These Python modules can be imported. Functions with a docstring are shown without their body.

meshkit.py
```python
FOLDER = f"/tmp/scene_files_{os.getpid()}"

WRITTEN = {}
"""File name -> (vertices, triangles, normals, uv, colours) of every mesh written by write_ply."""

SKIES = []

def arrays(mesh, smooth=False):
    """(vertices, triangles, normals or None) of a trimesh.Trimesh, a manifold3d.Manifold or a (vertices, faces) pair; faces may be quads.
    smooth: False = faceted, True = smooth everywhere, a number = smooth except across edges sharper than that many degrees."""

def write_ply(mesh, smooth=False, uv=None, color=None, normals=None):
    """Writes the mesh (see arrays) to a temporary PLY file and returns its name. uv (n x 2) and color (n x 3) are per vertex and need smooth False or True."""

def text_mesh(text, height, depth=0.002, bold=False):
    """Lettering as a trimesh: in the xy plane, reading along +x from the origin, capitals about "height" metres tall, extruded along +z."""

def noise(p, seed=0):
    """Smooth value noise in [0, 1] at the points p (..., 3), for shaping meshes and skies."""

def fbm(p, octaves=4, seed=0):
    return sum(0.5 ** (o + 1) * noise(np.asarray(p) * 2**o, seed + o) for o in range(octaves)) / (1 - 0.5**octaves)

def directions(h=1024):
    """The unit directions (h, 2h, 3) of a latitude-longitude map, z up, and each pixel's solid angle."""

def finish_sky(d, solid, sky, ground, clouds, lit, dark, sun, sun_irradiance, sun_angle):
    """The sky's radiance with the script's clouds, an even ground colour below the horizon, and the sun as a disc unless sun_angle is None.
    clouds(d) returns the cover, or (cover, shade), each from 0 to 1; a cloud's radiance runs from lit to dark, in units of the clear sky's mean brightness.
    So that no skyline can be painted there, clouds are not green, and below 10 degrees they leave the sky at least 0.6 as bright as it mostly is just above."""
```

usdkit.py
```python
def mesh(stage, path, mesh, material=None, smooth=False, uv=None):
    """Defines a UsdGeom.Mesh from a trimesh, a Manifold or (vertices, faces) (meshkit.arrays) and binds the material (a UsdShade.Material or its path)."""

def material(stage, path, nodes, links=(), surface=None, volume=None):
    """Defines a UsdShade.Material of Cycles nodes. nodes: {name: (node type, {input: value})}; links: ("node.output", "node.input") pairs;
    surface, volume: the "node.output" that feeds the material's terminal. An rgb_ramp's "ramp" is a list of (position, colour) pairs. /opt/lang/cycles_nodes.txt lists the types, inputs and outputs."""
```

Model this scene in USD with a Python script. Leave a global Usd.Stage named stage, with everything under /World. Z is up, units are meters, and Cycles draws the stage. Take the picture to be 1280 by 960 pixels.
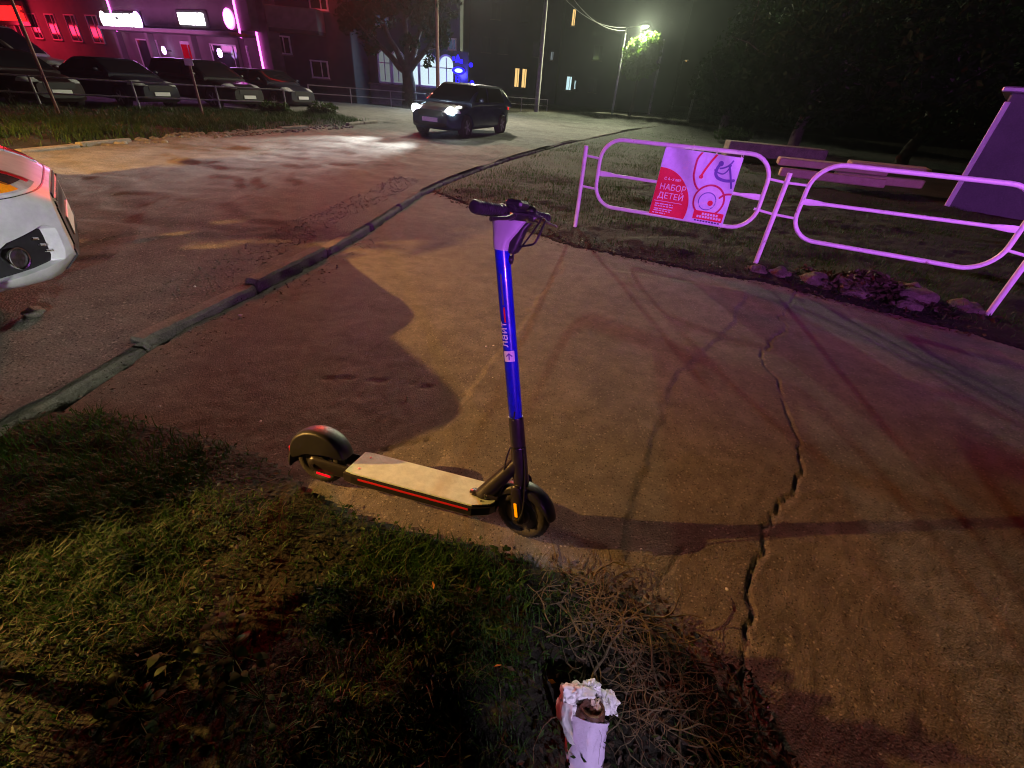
import math, random
import numpy as np, trimesh, manifold3d as m3, shapely
from shapely.geometry import Polygon, LineString, Point, box as sbox
import usdkit, meshkit
from meshkit import fbm, noise
from pxr import Usd, UsdGeom, UsdLux, UsdShade, Gf, Vt, Sdf

stage = Usd.Stage.CreateInMemory()
UsdGeom.SetStageUpAxis(stage, 'Z'); UsdGeom.SetStageMetersPerUnit(stage, 1.0)
UsdGeom.Xform.Define(stage, '/World'); UsdGeom.Scope.Define(stage, '/World/Looks')
RNG = np.random.default_rng(7); random.seed(7)

# ------------------------------------------------------------------ camera, sky, lamps' strengths
EYE = np.array([0, 0, 1.5]); PITCH = math.radians(33.75); ROLL = math.radians(5.03)
r0 = np.array([1, 0, 0.]); fw = np.array([0, math.cos(PITCH), -math.sin(PITCH)]); u0 = np.array([0, math.sin(PITCH), math.cos(PITCH)])
rt = math.cos(ROLL) * r0 + math.sin(ROLL) * u0; up = math.cos(ROLL) * u0 - math.sin(ROLL) * r0
cam = UsdGeom.Camera.Define(stage, '/World/camera')
cam.AddTransformOp().Set(Gf.Matrix4d(*rt, 0, *up, 0, *(-fw), 0, *EYE, 1))
cam.CreateHorizontalApertureAttr(36.0); cam.CreateVerticalApertureAttr(27.0)
cam.CreateFocalLengthAttr(36.0 * 556.7 / 1280); cam.CreateClippingRangeAttr((0.02, 2000.0))
cam.CreateExposureAttr(0.0)

SUN_EL, SUN_AZ = math.radians(3.0), math.radians(200)          # a low moon: practically no light at night
sky = UsdLux.DomeLight.Define(stage, '/World/sky')
skym = usdkit.material(stage, '/World/Looks/night_sky', {
    's': ('sky_texture', {'sky_type': 'single_scattering', 'sun_disc': False, 'sun_elevation': SUN_EL, 'sun_rotation': SUN_AZ}),
    'b': ('background_shader', {'strength': 0.0004})}, [('s.color', 'b.color')], surface='b.background')
UsdShade.MaterialBindingAPI.Apply(sky.GetPrim()).Bind(skym)
moon = UsdLux.DistantLight.Define(stage, '/World/moon')
moon.CreateNormalizeAttr(True); moon.CreateIntensityAttr(0.0015); moon.CreateAngleAttr(0.5); moon.CreateColorAttr(Gf.Vec3f(1, .95, .9))
moon.AddRotateXYZOp().Set((55, 0, -20))

LAMPS = dict(
    road_lamp=((-3.1, 27.6, 6.95), (1.0, .93, .70), 1050, .35),
    far_lamp=((7.9, 45.0, 5.9), (.93, 1.0, .62), 2600, .4),
    yard_lamp=((-9.0, .75, 3.4), (1.0, .52, .125), 3000, .03),
    added_red=((-11.6, 28.6, 8.0), (1.0, .045, .02), 1550, .25),  # added unseen source of the red light
    added_purple=((3.0, -6.0, 2.4), (.58, .14, .95), 880, .3),  # added unseen source of the violet light
    added_spot=((1.6, -4.6, 2.4), (.86, .98, .86), 640, .1),  # added unseen spot that brightens the white car
)
def sphere_light(path, pos, col, power, radius):
    l = UsdLux.SphereLight.Define(stage, path)
    l.AddTranslateOp().Set(Gf.Vec3d(*pos)); l.CreateRadiusAttr(radius); l.CreateNormalizeAttr(True)
    l.CreateIntensityAttr(power); l.CreateColorAttr(Gf.Vec3f(*col)); return l
def rect_light(path, pos, to, col, power, w, h, cone=None):
    l = UsdLux.RectLight.Define(stage, path)
    m = Gf.Matrix4d(); m.SetLookAt(Gf.Vec3d(*pos), Gf.Vec3d(*to), Gf.Vec3d(0, 0, 1))
    l.AddTransformOp().Set(m.GetInverse()); l.CreateWidthAttr(w); l.CreateHeightAttr(h); l.CreateNormalizeAttr(True)
    l.CreateIntensityAttr(power); l.CreateColorAttr(Gf.Vec3f(*col))
    if cone: sh = UsdLux.ShapingAPI.Apply(l.GetPrim()); sh.CreateShapingConeAngleAttr(cone); sh.CreateShapingConeSoftnessAttr(0.3)
    return l

# ------------------------------------------------------------------ helpers
USED = {}
def numbered(parent, name):
    k = (parent, name); n = USED.get(k, 0); USED[k] = n + 1
    return f'{parent}/{name}' + (f'_{n:03d}' if n else '')
def tag(p, label=None, cat=None, group=None, kind=None):
    p = p.GetPrim() if hasattr(p, 'GetPrim') else p
    for k, v in dict(label=label, category=cat, group=group, kind=kind).items():
        if v: p.SetCustomDataByKey(k, v)
    return p
def thing(name, label, cat, loc=(0, 0, 0), rot=(0, 0, 0), group=None, kind=None):
    x = UsdGeom.Xform.Define(stage, numbered('/World', name))
    x.AddTranslateOp().Set(Gf.Vec3d(*map(float, loc))); x.AddRotateXYZOp().Set(Gf.Vec3f(*map(float, rot)))
    tag(x, label, cat, group, kind); return str(x.GetPath())
def obj(name, mesh, mat, parent='/World', smooth=35, label=None, cat=None, group=None, kind=None, uv=None):
    p = numbered(parent, name)
    m = usdkit.mesh(stage, p, mesh, M[mat], smooth=smooth, uv=uv); tag(m, label, cat, group, kind); return p
def cat_(*ms):
    ms = [to_tm(m) for m in ms]; return trimesh.util.concatenate(ms)
def to_tm(m):
    if isinstance(m, m3.Manifold):
        k = m.to_mesh(); return trimesh.Trimesh(k.vert_properties[:, :3], k.tri_verts, process=False)
    return m
def to_mf(t):
    t = trimesh.Trimesh(t.vertices, t.faces, process=True)
    return m3.Manifold(m3.Mesh(np.asarray(t.vertices, np.float32), np.asarray(t.faces, np.uint32)))
def rbox(sx, sy, sz, c=(0, 0, 0), b=0.004):
    """a box with chamfered edges, centred at c"""
    b = min(b, .45 * min(sx, sy, sz)); pts = []
    for x in (-1, 1):
        for y in (-1, 1):
            for z in (-1, 1):
                h = np.array([x * sx / 2, y * sy / 2, z * sz / 2])
                for k in range(3):
                    q = h - np.array([x, y, z]) * b; q[k] = h[k]; pts.append(q)
    m = trimesh.convex.convex_hull(np.array(pts)); m.apply_translation(c); return m
def frame_(t):
    t = t / np.linalg.norm(t); a = np.cross(t, [0, 0, 1.0] if abs(t[2]) < .9 else [1.0, 0, 0]); a /= np.linalg.norm(a); return a, np.cross(t, a)
def tube(pts, rad, sides=10, cap=True):
    p = np.asarray(pts, float); n = len(p); rad = np.broadcast_to(np.asarray(rad, float), (n,))
    t = np.gradient(p, axis=0); t /= np.linalg.norm(t, axis=1, keepdims=True)
    a, _ = frame_(t[0]); V = []
    for i in range(n):
        a = a - t[i] * (a @ t[i]); a /= np.linalg.norm(a); b = np.cross(t[i], a)
        ang = np.arange(sides) * 2 * np.pi / sides
        V.append(p[i] + rad[i] * (np.cos(ang)[:, None] * a + np.sin(ang)[:, None] * b))
    V = np.vstack(V); F = []
    for i in range(n - 1):
        for j in range(sides):
            k = (j + 1) % sides; q = [i * sides + j, i * sides + k, (i + 1) * sides + k, (i + 1) * sides + j]
            F += [[q[0], q[1], q[2]], [q[0], q[2], q[3]]]
    if cap:
        V = np.vstack([V, p[:1], p[-1:]]); c0, c1 = n * sides, n * sides + 1
        for j in range(sides):
            k = (j + 1) % sides; F += [[c0, k, j], [c1, (n - 1) * sides + j, (n - 1) * sides + k]]
    return trimesh.Trimesh(V, F, process=False)
def cyl(a, b, r, sides=20): return tube([a, (np.asarray(a) + np.asarray(b)) / 2, b], r, sides)
def rev(profile, axis='z', n=40):
    m = trimesh.creation.revolve(np.array(profile), sections=n)
    if axis == 'y': m.apply_transform(trimesh.transformations.rotation_matrix(-np.pi / 2, [1, 0, 0]))
    if axis == 'x': m.apply_transform(trimesh.transformations.rotation_matrix(np.pi / 2, [0, 1, 0]))
    m.fix_normals(); return m
def loft(rings, closed=True, cap=True):
    R = np.array(rings); n, k = R.shape[:2]; V = R.reshape(-1, 3); F = []
    for i in range(n - 1):
        for j in range(k if closed else k - 1):
            l = (j + 1) % k; q = [i * k + j, i * k + l, (i + 1) * k + l, (i + 1) * k + j]; F += [[q[0], q[1], q[2]], [q[0], q[2], q[3]]]
    if cap:
        V = np.vstack([V, R[0].mean(0), R[-1].mean(0)]); c0, c1 = n * k, n * k + 1
        for j in range(k):
            l = (j + 1) % k; F += [[c0, l, j], [c1, (n - 1) * k + j, (n - 1) * k + l]]
    m = trimesh.Trimesh(V, F, process=False); m.fix_normals(); return m
def extr(poly, h, z0=0):
    ps = [g for g in getattr(poly, 'geoms', [poly]) if isinstance(g, Polygon) and g.area > 1e-9]
    m = trimesh.util.concatenate([trimesh.creation.extrude_polygon(g, h, engine='earcut') for g in ps]); m.apply_translation([0, 0, z0]); return m
def move(m, loc=(0, 0, 0), rz=0, rx=0, ry=0):
    m = m.copy()
    for a, ax in ((rx, [1, 0, 0]), (ry, [0, 1, 0]), (rz, [0, 0, 1])):
        if a: m.apply_transform(trimesh.transformations.rotation_matrix(math.radians(a), ax))
    m.apply_translation(loc); return m
def smooth_line(pts, n):
    p = np.asarray(pts, float); d = np.r_[0, np.cumsum(np.linalg.norm(np.diff(p, axis=0), axis=1))]
    from scipy.interpolate import PchipInterpolator
    return PchipInterpolator(d, p)(np.linspace(0, d[-1], n))
def jag(pts, amp, step, seed):
    """a polyline with small natural zigzags"""
    ls = LineString(pts); n = max(3, int(ls.length / step)); q = np.array([ls.interpolate(t, normalized=True).coords[0] for t in np.linspace(0, 1, n)])
    k = np.c_[q * 9, np.zeros(n)]; q[1:-1] += amp * np.c_[noise(k * 2.3, seed) - .5, noise(k * 2.3, seed + 9) - .5][1:-1] * 2; return q

# ------------------------------------------------------------------ materials
M = {}
def mat(name, nodes, links, surface='p.BSDF'):
    M[name] = usdkit.material(stage, f'/World/Looks/{name}', nodes, links, surface=surface)
def plain(name, col, rough=.5, metal=0, coat=0, spec=.5, vary=.0, scale=30, bump=0, bscale=200, emit=None, es=0):
    p = {'base_color': col, 'roughness': rough, 'metallic': metal, 'coat_weight': coat, 'coat_roughness': .08, 'specular_ior_level': spec}
    if emit: p.update(emission_color=emit, emission_strength=es)
    nodes = {'p': ('principled_bsdf', p)}; links = []
    if vary:
        c = np.array(col)
        nodes['g'] = ('geometry', {}); nodes['n'] = ('noise_texture', {'scale': scale, 'detail': 5, 'roughness': .65})
        nodes['r'] = ('rgb_ramp', {'ramp': [(.25, tuple(c * (1 - vary))), (.75, tuple(np.minimum(c * (1 + vary), .95)))]})
        links += [('g.position', 'n.vector'), ('n.fac', 'r.fac'), ('r.color', 'p.base_color')]
    if bump:
        nodes['g'] = ('geometry', {}); nodes['bn'] = ('noise_texture', {'scale': bscale, 'detail': 4}); nodes['b'] = ('bump', {'strength': bump, 'distance': .01})
        links += [('g.position', 'bn.vector'), ('bn.fac', 'b.height'), ('b.normal', 'p.normal')]
    mat(name, nodes, links)
def ground_mat(name, dark, light, big, fine, rough=.9, bump=.6, speck=None, dist=.012):
    nodes = {'g': ('geometry', {}), 'n1': ('noise_texture', {'scale': big, 'detail': 6, 'roughness': .62}), 'n2': ('noise_texture', {'scale': fine, 'detail': 5, 'roughness': .75}),
             'v': ('voronoi_texture', {'scale': fine * 1.6}), 'mx': ('mix_float', {'fac': .5}), 'r': ('rgb_ramp', {'ramp': [(.32, dark), (.68, light)]}),
             'ad': ('math', {'math_type': 'multiply_add', 'value2': .45}), 'b': ('bump', {'strength': bump, 'distance': dist}),
             'p': ('principled_bsdf', {'roughness': rough, 'specular_ior_level': .3})}
    links = [('g.position', 'n1.vector'), ('g.position', 'n2.vector'), ('g.position', 'v.vector'), ('n1.fac', 'mx.a'), ('n2.fac', 'mx.b'), ('mx.result', 'r.fac'),
             ('v.distance', 'ad.value1'), ('n2.fac', 'ad.value3'), ('ad.value', 'b.height'), ('b.normal', 'p.normal')]
    if speck:                                                     # stones of the mix showing in the worn surface, pale and dark
        nodes.update(n3=('noise_texture', {'scale': big * 5, 'detail': 4, 'roughness': .7}), mo=('map_range', {'from_min': .3, 'from_max': .7, 'to_min': .72, 'to_max': 1.28}), hs=('hsv', {}))
        links += [('g.position', 'n3.vector'), ('n3.fac', 'mo.value'), ('r.color', 'hs.color'), ('mo.result', 'hs.value')]
        last = 'hs.color'
        for k, (sc_, lim, share, col) in enumerate(((fine * .75, .30, .80, speck), (fine * 1.1, .34, .74, tuple(.35 * c for c in dark)), (fine * 2.2, .3, .70, speck))):
            nodes.update({f'v{k}': ('voronoi_texture', {'scale': sc_}), f'lt{k}': ('math', {'math_type': 'less_than', 'value2': lim}), f'sc{k}': ('separate_color', {}), f'gt{k}': ('math', {'math_type': 'greater_than', 'value2': share}), f'mm{k}': ('math', {'math_type': 'multiply'}), f'fa{k}': ('math', {'math_type': 'multiply', 'value2': .75}), f'm{k}': ('mix', {'color2': col})})
            links += [('g.position', f'v{k}.vector'), (f'v{k}.distance', f'lt{k}.value1'), (f'v{k}.color', f'sc{k}.color'), (f'sc{k}.r', f'gt{k}.value1'), (f'lt{k}.value', f'mm{k}.value1'), (f'gt{k}.value', f'mm{k}.value2'), (f'mm{k}.value', f'fa{k}.value1'), (f'fa{k}.value', f'm{k}.fac'), (last, f'm{k}.color1')]
            last = f'm{k}.color'
        links.append((last, 'p.base_color'))
    else: links.append(('r.color', 'p.base_color'))
    mat(name, nodes, links)
ground_mat('pavement_asphalt', (.085, .075, .062), (.20, .178, .145), 1.3, 85, speck=(.30, .27, .22), bump=.7, dist=.005)
ground_mat('old_asphalt', (.06, .056, .05), (.19, .172, .148), .9, 45, speck=(.28, .26, .22), bump=.8, dist=.012)
ground_mat('dirt', (.018, .014, .010), (.075, .058, .040), 2.2, 26, bump=.9, dist=.02)
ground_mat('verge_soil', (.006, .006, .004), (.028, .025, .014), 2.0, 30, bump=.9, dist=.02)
ground_mat('kerb_concrete', (.085, .07, .055), (.29, .25, .20), 5, 60, bump=.7)
ground_mat('rubble_stone', (.06, .05, .04), (.20, .165, .13), 9, 60, bump=.6)
ground_mat('facade_plaster', (.11, .10, .095), (.20, .18, .17), .7, 30, bump=.3)
ground_mat('dark_plaster', (.035, .036, .038), (.065, .066, .07), .6, 25, bump=.3)
ground_mat('kiosk_plaster', (.075, .075, .075), (.14, .138, .138), 1.2, 40, bump=.3)
ground_mat('bark', (.03, .024, .018), (.11, .09, .07), 6, 45, bump=.9, dist=.03)
ground_mat('raw_timber', (.30, .22, .15), (.50, .40, .29), 5, 70, bump=.4)
mat('white_pipe_paint', {'g': ('geometry', {}), 'n': ('noise_texture', {'scale': 16, 'detail': 6, 'roughness': .7}), 'n2': ('noise_texture', {'scale': 3, 'detail': 3}), 'mx': ('mix_float', {'fac': .35}), 'r': ('rgb_ramp', {'ramp': [(.30, (.16, .08, .05)), (.36, (.45, .38, .34)), (.40, (.74, .69, .71)), (.75, (.84, .79, .81))]}),
    'b': ('bump', {'strength': .25, 'distance': .004}), 'p': ('principled_bsdf', {'roughness': .5})}, [('g.position', 'n.vector'), ('g.position', 'n2.vector'), ('n.fac', 'mx.a'), ('n2.fac', 'mx.b'), ('mx.result', 'r.fac'), ('r.color', 'p.base_color'), ('n.fac', 'b.height'), ('b.normal', 'p.normal')])
ground_mat('clod_earth', (.05, .04, .03), (.19, .155, .115), 14, 70, bump=.9)
plain('pole_concrete', (.30, .29, .28), .85, vary=.3, scale=8, bump=.4, bscale=60)
plain('rusty_pole', (.22, .11, .08), .6, vary=.3, scale=10)
plain('galvanised', (.35, .35, .36), .45, .6, vary=.2, scale=12)
plain('rail_paint', (.30, .28, .28), .5, vary=.25, scale=20)
plain('blue_paint', (.008, .012, .55), .3, coat=.6, vary=.3, scale=22, bump=.04, bscale=120)
plain('grey_paint', (.42, .40, .44), .4, vary=.08)
plain('black_metal', (.035, .030, .032), .32, .25, coat=.25, vary=.25, scale=40, bump=.08, bscale=300)
plain('black_plastic', (.022, .021, .022), .42, vary=.25, scale=50, bump=.1, bscale=400)
plain('tyre_rubber', (.035, .03, .027), .72, vary=.35, scale=40, bump=.4, bscale=150)
plain('rim_metal', (.10, .09, .085), .35, .5, vary=.3, scale=40)
plain('bright_metal', (.75, .75, .73), .22, 1.0)
mat('deck_mat', {'g': ('texture_coordinate', {}), 'w': ('wave_texture', {'scale': 55, 'bands_direction': 'y', 'distortion': .6, 'detail': 1}), 'n': ('noise_texture', {'scale': 22, 'detail': 5, 'roughness': .7}),
    'r': ('rgb_ramp', {'ramp': [(.3, (.56, .66, .50)), (.7, (.78, .88, .70))]}), 'b': ('bump', {'strength': .35, 'distance': .003}), 'p': ('principled_bsdf', {'roughness': .75})},
    [('g.object', 'w.vector'), ('g.object', 'n.vector'), ('n.fac', 'r.fac'), ('r.color', 'p.base_color'), ('w.fac', 'b.height'), ('b.normal', 'p.normal')])
plain('red_tape', (.70, .02, .03), .35, coat=.4)
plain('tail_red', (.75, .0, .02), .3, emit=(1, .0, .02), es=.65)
plain('glowing_reflector_orange', (.9, .30, .0), .3, emit=(1, .30, .0), es=.85)  # reflector, no lamp: emission stands in for light thrown back
plain('white_print', (.82, .78, .80), .5)
plain('dark_print', (.10, .08, .16), .5)
plain('logo_dark', (.15, .08, .35), .5)
def fabric(name, col, vary=.1): plain(name, col, .6, vary=vary, scale=25, bump=.1, bscale=500)
fabric('banner_white', (.66, .66, .80)); fabric('banner_red', (.78, .015, .05)); fabric('banner_crimson', (.55, .02, .08)); fabric('banner_blue', (.16, .12, .40)); fabric('banner_pale', (.74, .68, .78))
plain('crumpled_paper', (.80, .76, .80), .7, vary=.06, scale=40, bump=.2, bscale=120)
plain('stained_paper', (.62, .45, .38), .7, vary=.3, scale=60, bump=.2, bscale=120)
plain('brown_filling', (.09, .035, .022), .55, vary=.5, scale=50, bump=.5, bscale=120)
plain('paper_bag_lilac', (.62, .50, .72), .7, vary=.08, scale=40, bump=.15, bscale=200)
plain('litter_white', (.85, .83, .78), .6)
plain('glass_dark', (.012, .013, .016), .06, coat=.5, spec=.8)
plain('window_dark', (.02, .022, .026), .1, spec=.7)
plain('frame_white', (.55, .55, .55), .5)
plain('number_plate', (.75, .75, .72), .4)
plain('lamp_glass', (.55, .55, .55), .12, coat=.6, vary=.25, scale=18)
plain('lamp_dark', (.05, .04, .04), .18, coat=.6, vary=.5, scale=35)
plain('indicator_orange', (.85, .25, .01), .2, coat=.6, vary=.35, scale=45, emit=(1, .28, .01), es=.25)
plain('reflector_red', (.5, .01, .01), .2, coat=.6)
plain('chrome', (.8, .8, .8), .12, 1.0)
plain('car_white', (.62, .62, .59), .35, coat=.3, vary=.22, scale=7, bump=.03, bscale=60)
plain('car_black', (.008, .008, .009), .4, coat=.25); plain('car_navy', (.012, .016, .03), .4, coat=.25); plain('car_red', (.02, .006, .008), .4, coat=.25)
plain('car_silver', (.38, .37, .36), .3, .3, coat=.7); plain('car_beige', (.30, .26, .24), .35, coat=.6); plain('car_teal', (.05, .075, .10), .26, .3, coat=.8)
def emit(name, col, s):
    mat(name, {'e': ('emission', {'color': col, 'strength': s})}, [], surface='e.emission')
emit('glow_white', (1, .93, 1.0), 4); emit('glow_violet', (.62, .28, 1.0), 9); emit('glow_magenta', (1, .12, .85), 6); emit('glow_lamp', (.97, 1.0, .80), 60); emit('glow_head', (.9, 1.0, 1.0), 120)
emit('glow_warm', (1, .62, .22), 1.1); emit('glow_cool', (.65, .95, 1.0), .9); emit('glow_shop', (.72, .92, 1.0), .95); emit('glow_shop_dim', (.50, .58, .62), .28); emit('glow_blue', (.02, .01, 1.0), 1.6)
emit('glow_cyan', (.45, .75, 1.0), 2.2); emit('glow_red', (1, .01, .01), 3); emit('glow_yard', (1, .55, .2), 30); emit('glow_deep_red', (1, .0, .03), .28); emit('glow_tail', (1, .01, .03), 1.5); emit('glow_dim_blue', (.12, .2, .4), .25)
def leaf(name, a, b, trans=.35, rough=.6, spec=.3):
    mat(name, {'g': ('geometry', {}), 'r': ('rgb_ramp', {'ramp': [(0, a), (1, b)]}), 'p': ('principled_bsdf', {'roughness': rough, 'specular_ior_level': spec}), 't': ('translucent_bsdf', {}), 'm': ('mix_closure', {'fac': trans})},
        [('g.random_per_island', 'r.fac'), ('r.color', 'p.base_color'), ('r.color', 't.color'), ('p.BSDF', 'm.closure1'), ('t.BSDF', 'm.closure2')], surface='m.closure')
leaf('grass_blade', (.022, .070, .004), (.075, .19, .02)); leaf('dry_blade', (.09, .075, .03), (.20, .17, .08), .2)
leaf('weed_leaf', (.03, .06, .010), (.10, .15, .03)); leaf('tree_leaf', (.008, .018, .005), (.026, .046, .011), .3, .8, .08); leaf('lit_leaf', (.07, .12, .02), (.20, .25, .05), .5)  # lighting put into colour: tree_leaf darkened as unlit, lit_leaf brightened as lamp-lit
leaf('dead_leaf', (.05, .032, .018), (.19, .12, .06), .15); leaf('dry_twig', (.10, .075, .04), (.26, .20, .11), 0, .8); leaf('orange_leaf', (.55, .20, .02), (.65, .28, .03), .3)

# ------------------------------------------------------------------ the lie of the land
KERB = [(-2.48, -4), (-2.43, .4), (-2.39, 1.52), (-2.34, 1.96), (-2.30, 2.61), (-2.22, 3.0), (-2.10, 3.4), (-1.97, 4.21), (-1.82, 5.43), (-1.76, 6.4), (-1.68, 7.44), (-1.47, 8.66), (-.82, 11.35), (.89, 16.79), (4.49, 25.9), (9.6, 37.5), (17, 54), (30, 82)]
KY = np.array([p[1] for p in KERB]); KX = np.array([p[0] for p in KERB])
kx = lambda y: np.interp(y, KY, KX)
LEFT = [(-8.9, -4), (-8.3, 4), (-8.1, 7.5), (-7.75, 9.6), (-6.9, 12.5), (-6.0, 15.9), (-5.6, 19), (-5.3, 25), (-3.4, 30), (2.2, 41), (11, 56), (25, 84)]
lx = lambda y: np.interp(y, [p[1] for p in LEFT], [p[0] for p in LEFT])
GRASS = Polygon([(-2.3, .2), (-2.31, 1.45), (-2.24, 1.63), (-2.02, 1.67), (-1.57, 1.6), (-1.11, 1.47), (-.88, 1.33), (-.67, 1.22), (-.35, 1.13), (-.05, 1.09), (.18, 1.02), (.40, .98), (.53, .9), (.62, .8), (.72, .69), (.77, .58), (.8, .47), (.82, .1), (.8, -1.5), (-2.3, -1.5)])
PAVE = Polygon([(-2.2, .2), (-2.19, 2.6), (-1.98, 3.5), (-1.87, 4.21), (-1.72, 5.43), (-1.66, 6.4), (-1.6, 7.3), (-1.48, 7.5), (-.67, 6.6), (.03, 5.62), (.59, 5.15), (1.29, 4.93), (1.92, 4.66), (2.56, 4.5), (3.06, 4.2), (3.55, 3.9), (3.94, 3.66), (4.3, 3.3), (5.4, 2.5), (7, 1.2), (8, -2), (-2.2, -2)])
VERGE = Polygon([(-1.55, 7.6), (-.67, 6.65), (.03, 5.66), (.59, 5.18), (1.29, 4.96), (1.92, 4.7), (2.56, 4.54), (3.06, 4.24), (3.55, 3.94), (3.94, 3.7), (4.3, 3.34), (5.4, 2.55), (7, 1.25), (14, 2), (22, 12), (24, 40), (9.4, 37.3), (4.6, 25.8), (1.05, 16.8), (-.66, 11.35), (-1.32, 8.66)])
CRACKS = [([(3.05, 4.75), (2.64, 4.17), (2.24, 3.59), (2.22, 3.41), (1.81, 2.96), (1.76, 2.78), (1.78, 2.58), (1.64, 2.16), (1.58, 1.88), (1.45, 1.62), (1.19, 1.35), (1.05, 1.18), (.96, 1.0), (.86, .81), (.79, .66), (.84, .58), (.85, .47), (.86, -.5)], .0048, .011),
          ([(-1.14, 2.13), (-.8, 2.17), (-.47, 2.14)], .006, .008), ([(.75, 1.16), (.66, 1.05), (.58, .9)], .005, .006), ([(-.59, 1.59), (-.38, 1.69)], .005, .007),
          ([(-.95, 2.4), (-.9, 2.6), (-.6, 2.72)], .004, .005), ([(1.64, 2.16), (1.9, 2.05), (2.5, 2.1)], .003, .004)]
CRL = [(LineString(jag(p, .024, .022, 3 + i)), w, d) for i, (p, w, d) in enumerate(CRACKS)]
SLAB1 = Polygon(list(jag([(.42, 4.6), (.38, 4.31), (.13, 3.47), (-.03, 2.81), (-.2, 2.3), (-.29, 1.89), (-.31, 1.35)], .035, .06, 21)) + [(.5, 1.1)] + list(jag([(.53, 1.28), (.75, 1.77), (1.04, 2.5), (1.62, 3.18), (2.2, 4.2)], .04, .06, 22)))
def step(poly, x, y, soft):
    d = shapely.distance(shapely.points(x, y), poly.exterior); s = np.where(shapely.contains_xy(poly, x, y), d, -d)
    return np.clip(s / soft + .5, 0, 1)
def pave_h(x, y):
    p = np.c_[x, y, np.zeros_like(x)]
    z = .030 * (fbm(p * .7, 3, 5) - .5) + .006 * (fbm(p * 4, 4, 8) - .5) + .0035 * (fbm(p * 17, 3, 2) - .5)
    z = z + .007 * step(SLAB1, x, y, .03)
    rough = np.clip((fbm(p * .9 + 3, 3, 31) - .47) * 5, 0, 1)                       # worn patches where stones stand out
    z += rough * .007 * (fbm(p * 28, 2, 12) - .5) - rough * .003
    pt = shapely.points(x, y)
    for ls, w, d in CRL:
        dist = shapely.distance(pt, ls); ww = w * (.35 + .75 * noise(p * 6, 77) + .75 * noise(p * 28, 78)); z -= d * np.clip(1.5 - dist / ww, 0, 1)
        z += .0012 * np.exp(-((dist - .03) / .02) ** 2) * (d > .015)
    return z
def soil_h(x, y):
    p = np.c_[x, y, np.zeros_like(x)]; pt = shapely.points(x, y)
    ins = lambda poly, w: np.clip(np.where(shapely.contains_xy(poly, x, y), shapely.distance(pt, poly.exterior), -.02) / w, -1, 1)
    g = np.maximum(ins(GRASS, .25), ins(VERGE, .5))
    lump = fbm(p * 2.2, 4, 40) - .5; small = fbm(p * 11, 3, 41) - .5
    return np.where(g > 0, .008 + .045 * g + g * (.09 * lump + .035 * small), -.035 + .01 * small)
def road_h(x, y):
    p = np.c_[x * .8, y, np.zeros_like(x)]; a = p * np.array([1.0, .38, 1]); a[:, 0] += .6 * y * .25
    r = fbm(a * 1.6, 4, 50) - .5; cut = fbm(p * .55, 3, 51)
    z = .035 + .055 * r + .016 * (fbm(p * 6, 3, 52) - .5)
    for lv in (.42, .5, .57): z += .016 * np.clip((cut - lv) / .012, 0, 1)        # edges of old layers and patches
    e = np.clip((x - (kx(y) - .55)) / .5, 0, 1); z += -.012 * e + e * .035 * (fbm(p * 5, 3, 53) - .5); z = z * (1 - e) + np.minimum(z, .062) * e
    return z
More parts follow.
